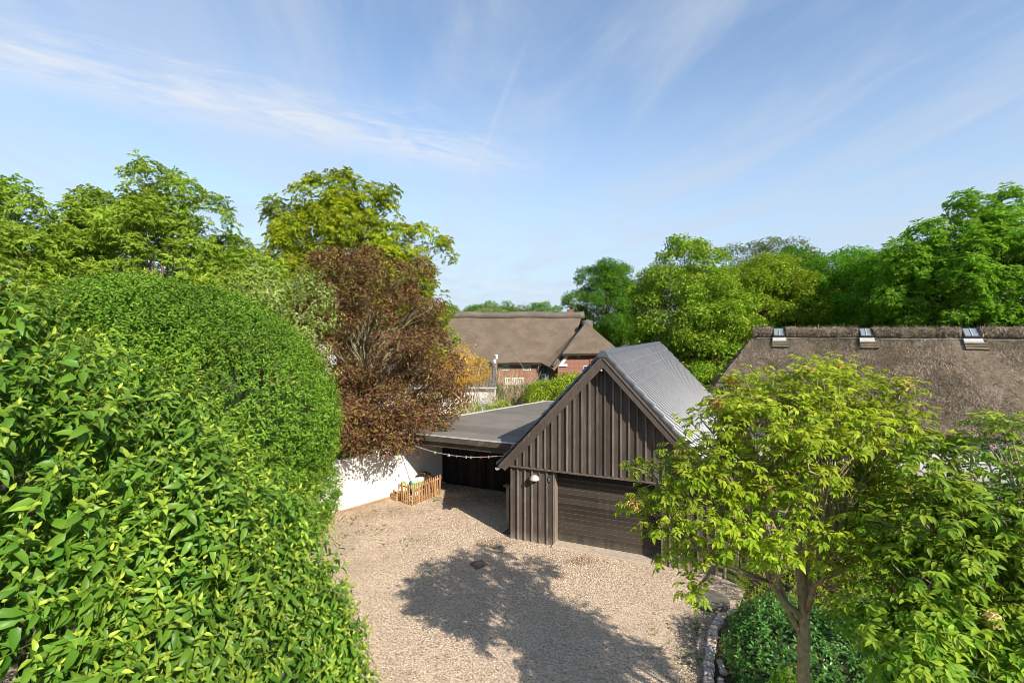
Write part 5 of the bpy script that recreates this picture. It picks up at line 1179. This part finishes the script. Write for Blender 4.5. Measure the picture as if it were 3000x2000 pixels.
tree('copper_tree', 'copper-red leaved tree leaning over the white wall and carport roof', (-6.6, 22.3, 0), (-5.9, 21.7, 5.9), (3.7, 3.2, 4.6), 'lf_copper', 49, 84, 0.165, 4300, T_cop, trunk_r=0.17, barkm='barklight', flat=0.8, sub=7, lowcut=-0.95, fill=0.45,
     extra=[((-3.3, 21.3, 5.8), 0.8), ((-2.7, 21.4, 4.9), 0.7), ((-3.0, 20.6, 3.9), 0.9), ((-3.6, 20.2, 3.0), 0.9), ((-4.8, 19.2, 2.7), 0.9), ((-5.8, 19.2, 2.6), 0.8), ((-4.1, 19.6, 2.5), 0.7), ((-2.5, 21.3, 3.5), 0.7), ((-6.8, 19.8, 3.2), 0.9), ((-7.6, 21, 9.0), 0.9), (px(1150, 1262, 17.7), 0.75), (px(1085, 1240, 17.5), 0.8), (px(1215, 1225, 18.0), 0.75), (px(1030, 1215, 17.8), 0.8), (px(1160, 1180, 18.2), 0.8), (px(1080, 1296, 16.8), 0.5), (px(1140, 1298, 17.0), 0.5), (px(1025, 1285, 16.8), 0.5), (px(1190, 1300, 17.6), 0.35), (px(1290, 1240, 19.2), 0.55), (px(1310, 1190, 20.5), 0.6)])
T_dk = [spray(12, 0.2, 0.09, leaf2, rt, 0.5, 0.05) for _ in range(4)]
shrub('wall_shrub', 'dark green shrub behind the white wall beneath the copper tree', (-6.9, 19.4, 0), [((-6.8, 19.3, 1.3), (1.3, 0.9, 1.25)), ((-5.6, 20.3, 1.2), (1.0, 0.8, 1.2))], 'lf_dark', T_dk, 26, 50, stems=5)
T_gold = [spray(13, 0.24, 0.10, leaf2, rt, 0.45, 0.3) for _ in range(4)]
shrub('golden_shrub', 'golden yellow shrub right of the copper tree', (-2.3, 23.4, 0.0), [((-2.35, 23.3, 4.7), (0.72, 0.7, 0.75)), ((-1.65, 23.2, 4.3), (0.65, 0.6, 0.45)), ((-2.8, 23.5, 4.1), (0.8, 0.8, 0.9)), ((-1.45, 23.2, 4.75), (0.35, 0.4, 0.2))], 'lf_gold', T_gold, 26, 51, 0.6, 1.1, 0.2, stems=8, barkm='twig')

# ---- shrubs behind the carport
def bare_shrub():
    rr = np.random.default_rng(61); B = np.array([-0.05, 33.5, 0.1]); o = empty('bare_shrub', tuple(B), 0, 'nearly leafless tan twiggy shrub beside the white outbuilding', 'shrub'); mb = MB()
    for k in range(120):
        d = rr.normal(size=3); d[2] = abs(d[2]) * 1.4 + 0.5; d /= np.linalg.norm(d); L = rr.uniform(2.2, 3.9); e = np.array([d[0] * 1.25, d[1], d[2]]) * L * np.array([0.75, 0.75, 1]); s = np.array([rr.normal(0, .3), rr.normal(0, .3), 0])
        pth = branch_path(s, e, rr, 5, 0.06, 0.05); mb.tube(pth, [0.035, 0.028, 0.022, 0.017, 0.01], 3, False)
        for j in range(5):
            q = pth[rr.integers(1, 5)]; mb.tube([q, q + rr.normal(0, 0.24, 3) + np.array([0, 0, 0.32])], [0.016, 0.008], 3, False)
    mb.build('twigs', 'twig', o)
    T_ = [spray(5, 0.15, 0.09, leaf2, rr, 0.5, 0.4)]; n = 260; d = rr.normal(size=(n, 3)); d /= np.linalg.norm(d, axis=1, keepdims=True); P = np.array([0, 0, 2.0]) + d * np.array([1.5, 1.2, 1.9]) * rr.uniform(0.5, 1, (n, 1)); ok = P[:, 2] > 0.2
    V, T, C = scatter(T_, P[ok], d[ok] + np.array([0, 0, .6]), rr.uniform(.7, 1.2, ok.sum()), rr); mobj('leaves', npmesh('leaves', V, T, C, 'lf_pale'), o)
bare_shrub()
T_rnd = [spray(14, 0.24, 0.12, leaf2, rt, 0.5, 0.35) for _ in range(4)]
shrub('round_shrub', 'rounded lime-green shrub just beyond the carport roof', (2.0, 32, 0.1), [((2.0, 32, 1.6), (1.25, 1.2, 1.45)), ((3.3, 31.8, 1.9), (1.3, 1.2, 1.55)), ((4.6, 32.6, 1.9), (1.4, 1.3, 1.7))], 'lf_lime', T_rnd, 44, 62, 0.82, 1.05, 0.1, stems=8)
shrub('low_shrub', 'low lime-green shrub at the foot of the white outbuilding', (-2.0, 30.5, 0.1), [((-2.2, 30.5, 0.9), (1.6, 0.9, 0.95)), ((-0.6, 31, 0.9), (0.9, 0.7, 1.1))], 'lf_lime', T_rnd, 22, 63, stems=4)

# ---- distant trees behind the farmhouse
for i, (x, Y, z, rx, rz, lab) in enumerate([(-11.5, 88, 7.4, 3.2, 3.2, 'small distant tree left of the other two behind the farmhouse ridge'), (-4.0, 92, 7.6, 5.0, 4.6, 'broad distant green tree above the middle of the farmhouse ridge'), (5.2, 90, 7.2, 5.2, 4.2, 'distant rounded tree left of the farmhouse chimney'), (0.6, 96, 7.0, 4.2, 4.4, 'distant tree showing between the two broad ones over the ridge')]):
    tree('distant_tree', lab, (x, Y, 0.6), (x, Y, z), (rx, 3, rz), 'lf_dark' if i != 3 else 'lf_far', 70 + i, 24, 0.36, 800, 'spray', 0.34, 14, 0.6, trunk_r=0.2, group='distant trees behind the farmhouse', youngp=0.1, sub=2)
T_haw = [spray(14, 0.55, 0.28, leaf2, rt, 0.6, 0.35) for _ in range(4)]
shrub('hawthorn_hedge', 'pale flowering hawthorn hedge just above the farmhouse ridge', (-4, 78, 0.6), [((-9.5, 78, 4.6), (4.5, 2.5, 4.4)), ((-3, 78.5, 4.9), (4.5, 2.5, 4.6)), ((4, 79, 4.5), (4.5, 2.5, 4.3)), ((9, 80, 4.5), (3.5, 2.5, 4.2))], 'lf_far', T_haw, 8, 75, 0.85, 1.06, 0.12, cat='hedge', stems=0, zmin=1.5)

# ---- trees on the right
tree('dark_tree', 'dense dark green tree right of the farmhouse, leftmost of the right group', (12.2, 66, 0.6), (12.2, 66, 9.6), (4.9, 4.2, 6.6), 'lf_dark', 81, 44, 0.28, 3000, 'spray', 0.27, 13, 0.55, trunk_r=0.3, lowcut=-0.95, youngp=0.05)
tree('maple_tree', 'tall pointed yellow-tinged maple directly behind the garage roof', (12.3, 36.5, 0.4), (12.9, 36.5, 7.0), (4.6, 4.2, 5.8), 'lf_maple', 82, 60, 0.25, 5000, 'spray', 0.2, 13, 0.40, trunk_r=0.28, lowcut=-0.95, youngp=0.28, flat=0.6, extra=[((11.9, 36, 12.4), 1.0), ((13.2, 36, 12.0), 1.0), ((9.6, 36, 8.6), 1.2), ((9.4, 36, 6.2), 1.2)])
tree('maple_tree', 'yellow-green maple left of centre above the right thatched ridge', (20.6, 40, 0.5), (20.2, 40, 7.4), (5.8, 4.2, 5.9), 'lf_mapley', 83, 64, 0.25, 4800, 'spray', 0.2, 13, 0.42, trunk_r=0.26, lowcut=-0.95, youngp=0.3, flat=0.6)
tree('maple_tree', 'mid green maple above the third skylight of the thatched house', (27.6, 38, 0.5), (26.6, 38, 7.2), (5.6, 4.2, 5.6), 'lf_bright', 84, 64, 0.25, 4700, 'spray', 0.19, 13, 0.42, trunk_r=0.26, lowcut=-0.95, youngp=0.12, flat=0.6)
tree('maple_tree', 'deep green maple filling the gap between the two lighter maples', (24.0, 42.5, 0.5), (24.0, 42.5, 7.8), (4.6, 3.6, 5.6), 'lf_dark', 89, 46, 0.27, 3000, 'spray', 0.22, 13, 0.42, trunk_r=0.24, lowcut=-0.95)
tree('willow_tree', 'grey-green treetop behind the maples, left of the two', (28.5, 56, 0.6), (28.5, 56, 9.6), (8.6, 4, 7.0), 'lf_willow', 85, 60, 0.24, 3600, 'spray', 0.26, 13, 0.5, trunk_r=0.3, W=0.32, group='grey-green treetops behind the maples')
tree('willow_tree', 'grey-green treetop behind the maples, right of the two', (41.0, 56, 0.6), (41.0, 56, 9.2), (8.0, 4, 6.8), 'lf_willow', 86, 60, 0.24, 3600, 'spray', 0.26, 13, 0.5, trunk_r=0.3, W=0.32, group='grey-green treetops behind the maples')
tree('ash_tree', 'big bright green ash tree with dark open limbs at right edge', (29.0, 31, 0.4), (29.4, 31, 8.0), (6.4, 4.6, 6.0), 'lf_bright', 87, 80, 0.20, 4200, 'ash', 0.19, flat=0.9, trunk_r=0.34, barkm='barkdark', lowcut=-0.95, sub=6, extra=[((24.2, 31, 10.6), 1.3), ((23.6, 31, 8.2), 1.2), ((25.6, 31, 12.0), 1.1), ((28, 31, 13.6), 1.1), ((30.5, 31, 13.9), 1.1)])
tree('maple_tree', 'darker maple low behind the gable end of thatched house', (17.0, 42, 0.4), (17.0, 42, 5.2), (3.8, 3.2, 4.8), 'lf_dark', 88, 40, 0.30, 2600, 'spray', 0.2, 13, 0.42, trunk_r=0.2, lowcut=-0.95)

# ---- manna ash in the bed (right foreground)
def ornus(name, label, base, fork_z, clumps, seed, leafL, Lr, mt, nshoot, flowers, trunk_r, barkm='barklight', stemfix=None, leaves=4, npair=3, fl=0.10):
    rr = np.random.default_rng(seed); B = np.array(base, float); o = empty(name, tuple(B), 0, label, 'tree')
    tpl = [shoot_compound(leaves, npair, Lr, leafL, leaf8, rr, 0.44, 0.2, 0.45) for _ in range(7)]
    fork = B + np.array([0.02, 0, fork_z]); mb = MB(); C0 = np.mean([np.array(c) for c, r in clumps], 0)
    lead = np.array([fork[0] * 0.8 + C0[0] * 0.2, fork[1], C0[2] + 0.5]); tpth = branch_path(B, fork, rr, 5, 0.02, 0) + branch_path(fork, lead, rr, 6, 0.03, 0)[1:]
    mb.tube([tuple(p - B) for p in tpth], [trunk_r * q for q in (1.25, 1, 0.95, 0.93, 0.92, 0.62, 0.52, 0.44, 0.36, 0.28)], 9); mb.build('trunk', barkm, o, smooth=True)
    lb = MB(); PP = []; DD = []; FP = []; FD = []
    mains = {}
    for k, (c, r) in enumerate(clumps):
        c = np.array(c, float); key = int(((math.atan2(c[1] - fork[1], c[0] - fork[0]) + math.pi) / (2 * math.pi)) * 6) % 6
        if key not in mains:
            f0 = fork + np.array([0, 0, 0.07 * len(mains) - 0.12]); e = fork + (c - fork) * 0.5 + np.array([0, 0, 0.05]); bp = bez(f0, e, rr, 5, 0.75, 0.25); mains[key] = bp; lb.tube([tuple(q - B) for q in bp], [trunk_r * 0.55, trunk_r * 0.46, trunk_r * 0.38, trunk_r * 0.32, trunk_r * 0.26], 7)
        st = mains[key][rr.integers(2, 5)]; bp = bez(st, c, rr, 7, 0.6, 0.3); r0 = trunk_r * 0.26
        lb.tube([tuple(q - B) for q in bp], [r0 * (1 - 0.75 * i / 6) for i in range(7)], 6)
        n = max(5, int(nshoot * r * r)); 
        for j in range(n):
            d = rr.normal(size=3); d /= np.linalg.norm(d); d[2] = d[2] * 0.8 + 0.12; e = c + d * r * rr.uniform(0.55, 1.05); s = bp[rr.integers(3, 7)]
            tw = branch_path(s, e, rr, 5, 0.07, 0.10); lb.tube([tuple(q - B) for q in tw], [0.013, 0.011, 0.009, 0.007, 0.004], 4, False)
            PP.append(e); dd = (e - s) / (np.linalg.norm(e - s) + 1e-6) * 0.6 + np.array([0, 0, 0.9]); DD.append(dd)
            if rr.random() < 0.55: PP.append(tw[3]); DD.append(dd + rr.normal(0, 0.3, 3))
            if rr.random() < flowers and d[2] > -0.1: FP.append(e + np.array([0, 0, 0.05])); FD.append(dd)
    lb.build('limbs', barkm, o, smooth=True)
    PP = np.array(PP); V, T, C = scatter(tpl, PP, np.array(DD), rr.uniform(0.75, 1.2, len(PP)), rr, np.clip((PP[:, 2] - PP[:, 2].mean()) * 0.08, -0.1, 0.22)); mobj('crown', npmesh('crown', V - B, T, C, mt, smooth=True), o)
    for p, d in zip(FP, FD):
        n = 60; q = rr.normal(size=(n, 3)); q /= np.linalg.norm(q, axis=1, keepdims=True); P = q * np.array([fl, fl, fl * 0.75]) * rr.random((n, 1)) ** 0.5
        V, T, C = scatter([spray(4, 0.03, 0.05, leaf2, rr, 0.35, 0.3)], P * 0.8, q + np.array([0, 0, .5]), rr.uniform(.7, 1.3, n), rr); mobj('flower_panicle', npmesh('flower_panicle', V, T, C, 'lf_flower'), o, tuple(p - B))
    return o
c1 = [((x - 1500) / FPX * Y, Y, CH - (y - HOR) / FPX * Y) for x, y, Y in []]
def cl(lst, k=1.0): return [(px(x, y, Y * k), r * k) for x, y, Y, r in lst]
ornus('manna_ash', 'young light green tree with cream flower heads in the bed before the thatched house', (3.62, 6.3, 0), 2.55,
      cl([(2170, 1190, 7.2, .5), (2290, 1150, 7.5, .5), (2400, 1170, 7.0, .5), (2500, 1150, 7.4, .5), (2600, 1190, 7.2, .48), (2090, 1270, 6.9, .5), (2210, 1270, 6.5, .5), (2330, 1270, 6.4, .5), (2450, 1270, 6.5, .5), (2560, 1280, 6.8, .5), (2660, 1290, 7.2, .42),
          (1930, 1420, 7.0, .42), (2030, 1390, 6.7, .48), (2140, 1380, 6.5, .48), (2250, 1380, 7.0, .48), (2370, 1380, 6.4, .42), (2480, 1390, 6.8, .45), (2590, 1390, 7.0, .45), (1890, 1490, 7.0, .3), (1960, 1540, 6.9, .36), (2070, 1500, 6.7, .42), (2180, 1490, 6.6, .36), (2300, 1500, 6.3, .3), (2420, 1510, 7.6, .4), (2540, 1500, 7.2, .42), (2640, 1460, 7, .42),
          (1965, 1640, 7.0, .26), (2080, 1610, 6.9, .3), (2200, 1620, 6.6, .3), (2290, 1650, 6.3, .26), (2420, 1650, 6.4, .3), (2520, 1620, 6.8, .36), (2600, 1580, 6.8, .36), (2350, 1570, 6.2, .26), (2140, 1560, 6.5, .28), (2460, 1590, 6.2, .26), (2230, 1170, 8.2, .5), (2420, 1130, 8.3, .5), (2560, 1260, 8.3, .5), (2120, 1350, 8.0, .5), (2350, 1300, 8.4, .5), (2040, 1735, 7.0, .14)], 0.89),
      91, 0.076, 0.155, 'lf_ornus', 108, 0.035, 0.08)
ornus('manna_ash', 'larger-leaved ash branches reaching in from the lower right corner', (5.75, 5.0, 0), 1.2,
      cl([(2950, 1290, 5.2, .26), (2800, 1320, 5.4, .28), (2720, 1420, 5.4, .38), (2840, 1490, 5.1, .3), (3060, 1450, 5.0, .3), (2640, 1560, 5.3, .36), (2800, 1590, 5.0, .42), (2960, 1600, 4.9, .42), (2600, 1700, 5.2, .32), (2720, 1720, 4.9, .4), (2880, 1740, 4.8, .42), (3040, 1760, 4.8, .4), (2560, 1840, 5.0, .3), (2680, 1870, 4.7, .38), (2830, 1890, 4.6, .4), (2990, 1910, 4.6, .4), (2740, 1990, 4.5, .36), (2620, 1980, 4.7, .3), (2900, 2020, 4.4, .4), (3100, 1600, 5, .5), (3150, 1400, 5.2, .5), (3250, 1700, 5, .5)]),
      92, 0.092, 0.20, 'lf_right', 115, 0.03, 0.07, 'barklight')
# ---- bed planting
T_lau = [shoot_alt(8, 0.16, 0.105, leaf4, rt, 0.75, 0.0, 1.0, False) for _ in range(6)]
shrub('laurel_shrub', 'dark glossy evergreen shrub at the foot of the light green tree', (5.0, 8.8, 0), [((5.15, 9.0, 0.35), (1.15, 1.4, 0.75)), ((6.4, 8.6, 0.4), (1.2, 1.3, 0.85)), ((4.75, 7.7, 0.2), (0.95, 1.2, 0.6)), ((5.35, 10.1, 0.25), (0.75, 0.7, 0.55))], 'lf_laurel', T_lau, 90, 93, 0.82, 1.05, 0.12, stems=6)
T_yew = [spray(26, 0.13, 0.075, leaf2, rt, 0.16, 0.5) for _ in range(4)]
shrub('fern_conifer', 'small feathery bright green conifer left of the light tree trunk', (4.35, 7.6, 0), [((4.3, 7.7, 0.75), (0.34, 0.34, 0.35)), ((3.9, 7.4, 0.6), (0.28, 0.3, 0.3))], 'lf_bright', T_yew, 60, 94, 0.5, 1.05, 0.1, stems=4)
T_sp = [shoot_alt(10, 0.16, 0.05, leaf2, rt, 0.4, 0.0, 1.0, False) for _ in range(4)]
shrub('spirea_shrub', 'yellow-green low shrub behind the well lid', (6.3, 11.7, 0), [((6.3, 11.8, 0.35), (0.9, 0.8, 0.7)), ((7.4, 11.5, 0.4), (0.9, 0.8, 0.8))], 'lf_lime', T_sp, 90, 95, 0.75, 1.06, 0.12, stems=4)
shrub('spirea_shrub', 'yellow-green shrub deeper in the bed beyond the tree trunk', (8.6, 12.2, 0), [((8.6, 12.3, 0.5), (1.1, 0.9, 0.9)), ((9.8, 11.6, 0.5), (1.1, 0.9, 0.9)), ((7.6, 13.2, 0.5), (0.9, 0.8, 0.8))], 'lf_lime', T_sp, 80, 96, 0.75, 1.06, 0.12, stems=4)
shrub('leafy_shrub', 'mid green shrub before the white wall of thatched house', (9.4, 15.2, 0), [((8.6, 15.2, 0.7), (1.3, 1.0, 1.1)), ((10.6, 14.6, 0.8), (1.4, 1.1, 1.2))], 'lf_bright', T_lau, 40, 97, 0.8, 1.06, 0.12, stems=4)
T_pk = [spray(22, 0.13, 0.07, leaf2, rt, 0.8, 0.35) for _ in range(4)]
def rhodo(x, y, label, rx, rz, flower, seed):
    o = shrub('rhododendron', label, (x, y, 0), [((x, y, rz * 0.75), (rx, rx * 0.85, rz))], 'lf_laurel', T_lau, 34, seed, 0.82, 1.03, 0.1, stems=4, group='rhododendrons by the thatched house')
    rr = np.random.default_rng(seed + 500); n = 90; d = rr.normal(size=(n, 3)); d /= np.linalg.norm(d, axis=1, keepdims=True); ok = (d[:, 2] > -0.2); d = d[ok]; P = np.array([0, 0, rz * 0.75]) + d * np.array([rx, rx * .85, rz]) * 1.03
    V, T, C = scatter(T_pk, P, d, rr.uniform(.8, 1.3, len(P)), rr); mobj('flower_clusters', npmesh('flower_clusters', V, T, C, flower), o)
rhodo(13.6, 14.2, 'rhododendron full of pale pink flowers at the right edge', 1.6, 1.75, 'lf_pink', 101)
rhodo(10.9, 12.3, 'smaller rhododendron with magenta flowers left of the pale pink one', 0.8, 0.9, 'lf_magenta', 102)
def poppies():
    rr = np.random.default_rng(8)
    for i, (x, y, Y, lab) in enumerate([(2352, 1702, 11.6, 'orange-red flower left of the pair beyond the tree trunk'), (2388, 1712, 11.6, 'orange-red flower right of the pair beyond the tree trunk'), (2155, 1478, 13.5, 'small orange-brown flower clump above the slatted seat back')]):
        p = px(x, y, Y); o = empty('poppy', (p[0], p[1], 0), 0, lab, 'flower', 'orange flowers in the bed'); MB().tube([(0, 0, 0), (0.01, 0, max(0.2, p[2]))], 0.008, 4).build('stem', 'bark', o)
        V, T, C = scatter([spray(12, 0.05, 0.08, leaf2, rr, 0.9)], np.array([[0, 0, max(0.2, p[2])]]), np.array([[0, 0, 1.]]), np.array([1.0]), rr); mobj('petals', npmesh('petals', V, T, C, 'lf_orange'), o)
poppies()
def weeds():
    rr = np.random.default_rng(14); T_ = [shoot_alt(7, 0.05, 0.07, leaf2, rr, 0.5, 0.2, 1.0, False) for _ in range(4)]; P = []
    for (x, y, n, s) in [(1090, 1555, 26, 0.28), (1010, 1530, 16, 0.3), (1018, 1567, 14, 0.2), (1130, 1500, 14, 0.4), (1285, 1466, 10, 0.15), (1190, 1590, 20, 0.5), (2060, 1840, 70, 0.45), (2075, 1930, 40, 0.25), (1340, 1428, 40, 0.45), (1050, 1520, 16, 0.3), (1420, 1440, 18, 0.5)]:
        c = gd(x, y); P += [(c[0] + rr.normal(0, s), c[1] + rr.normal(0, s * 0.8), 0.01) for _ in range(n)]
    P = np.array(P); V, T, C = scatter(T_, P, np.tile([0, 0, 1.], (len(P), 1)) + rr.normal(0, .2, P.shape), rr.uniform(.3, .9, len(P)), rr)
    tag(mobj('weeds', npmesh('weeds', V, T, C, 'lf_grass')), 'sparse little green weeds growing through the gravel', 'weeds', kind='stuff')
weeds()
def lawn():
    rr = np.random.default_rng(15); n = 16000; y = rr.uniform(10, 34, n); x = rr.uniform(-3, 22, n); rel = np.stack([x, y], 1) - GA; s = rel @ U; t = rel @ VV_
    ok = (s > 6.2) & (y > 16 + 0 * x) | ((t > 11.5)); x, y = x[ok], y[ok]; n = len(x); h = rr.uniform(.05, .14, n); a = rr.uniform(0, 6.28, n); z = gz(x, y)
    A = np.stack([x - 0.02 * np.cos(a), y - .02 * np.sin(a), z - .02], 1); B = np.stack([x + 0.02 * np.cos(a), y + .02 * np.sin(a), z - .02], 1); C_ = np.stack([x + rr.normal(0, .03, n), y + rr.normal(0, .03, n), z + h], 1)
    V = np.stack([A, B, C_], 1).reshape(-1, 3); tag(mobj('lawn_grass', npmesh('lawn_grass', V, np.arange(len(V)).reshape(-1, 3), np.repeat(np.stack([rr.random(n), rr.random(n) * .3], 1), 3, 0), 'lf_grass')), 'grass between the garage and the houses', 'grass', kind='stuff')
lawn()
def litter():
    rr = np.random.default_rng(77); cp = bpy.data.objects['carport']; T_ = [spray(2, 0.02, 0.05, leaf2, rr, 0.5)]
    n = 240; t = 1.6 + 9.3 * rr.random(n) ** 1.4; sl = -4.91 + (t - 5.34) * 0.331; s_ = sl + 0.08 + (-0.5 - sl) * rr.random(n) ** 1.6; P = np.stack([s_, t, np.full(n, 2.512)], 1)
    V, T, C = scatter(T_, P, np.tile([0, 0, 1.], (n, 1)) + rr.normal(0, .15, (n, 3)), rr.uniform(.5, 1.3, n), rr); tag(mobj('fallen_leaves', npmesh('fallen_leaves', V, T, C, 'litter'), cp), kind='stuff')
    n = 520; a = rr.random(n); w = W0 + (W1 - W0) * a[:, None] + np.array([0.62, -0.5]) * (rr.random((n, 1)) ** 2 * 1.6); w2 = np.stack([rr.uniform(-3.5, 4.2, 160), rr.uniform(9, 17, 160)], 1); k = np.array(kerb_line[:10]); w3 = k[rr.integers(0, 10, 120)] + np.stack([-0.15 - rr.random(120) ** 2 * 0.6, rr.normal(0, .25, 120)], 1)
    w4 = np.array([GW(s_, t_) for s_, t_ in zip(rr.uniform(-4.5, -0.2, 130), 3.75 - rr.random(130) ** 2 * 2)])
    Q = np.vstack([w, w2, w3, w4]); rel = Q - GA; ok = ~((rel @ U > -0.05) & (rel @ VV_ > -0.1)); Q = Q[ok]; n = len(Q)
    V, T, C = scatter(T_, np.hstack([Q, np.full((n, 1), 0.022)]), np.tile([0, 0, 1.], (n, 1)) + rr.normal(0, .2, (n, 3)), rr.uniform(.4, 1.1, n), rr)
    tag(mobj('leaf_litter', npmesh('leaf_litter', V, T, C, 'litter')), 'scattered dry leaves lying on the gravel', 'leaf litter', kind='stuff')
M['litter'] = leaf_mat('dry_leaf', (0.16, 0.08, 0.03), (0.34, 0.22, 0.09), (0.30, 0.32, 0.08), 0.1, 0.7, 0.1, (1, 1, 1))
litter()
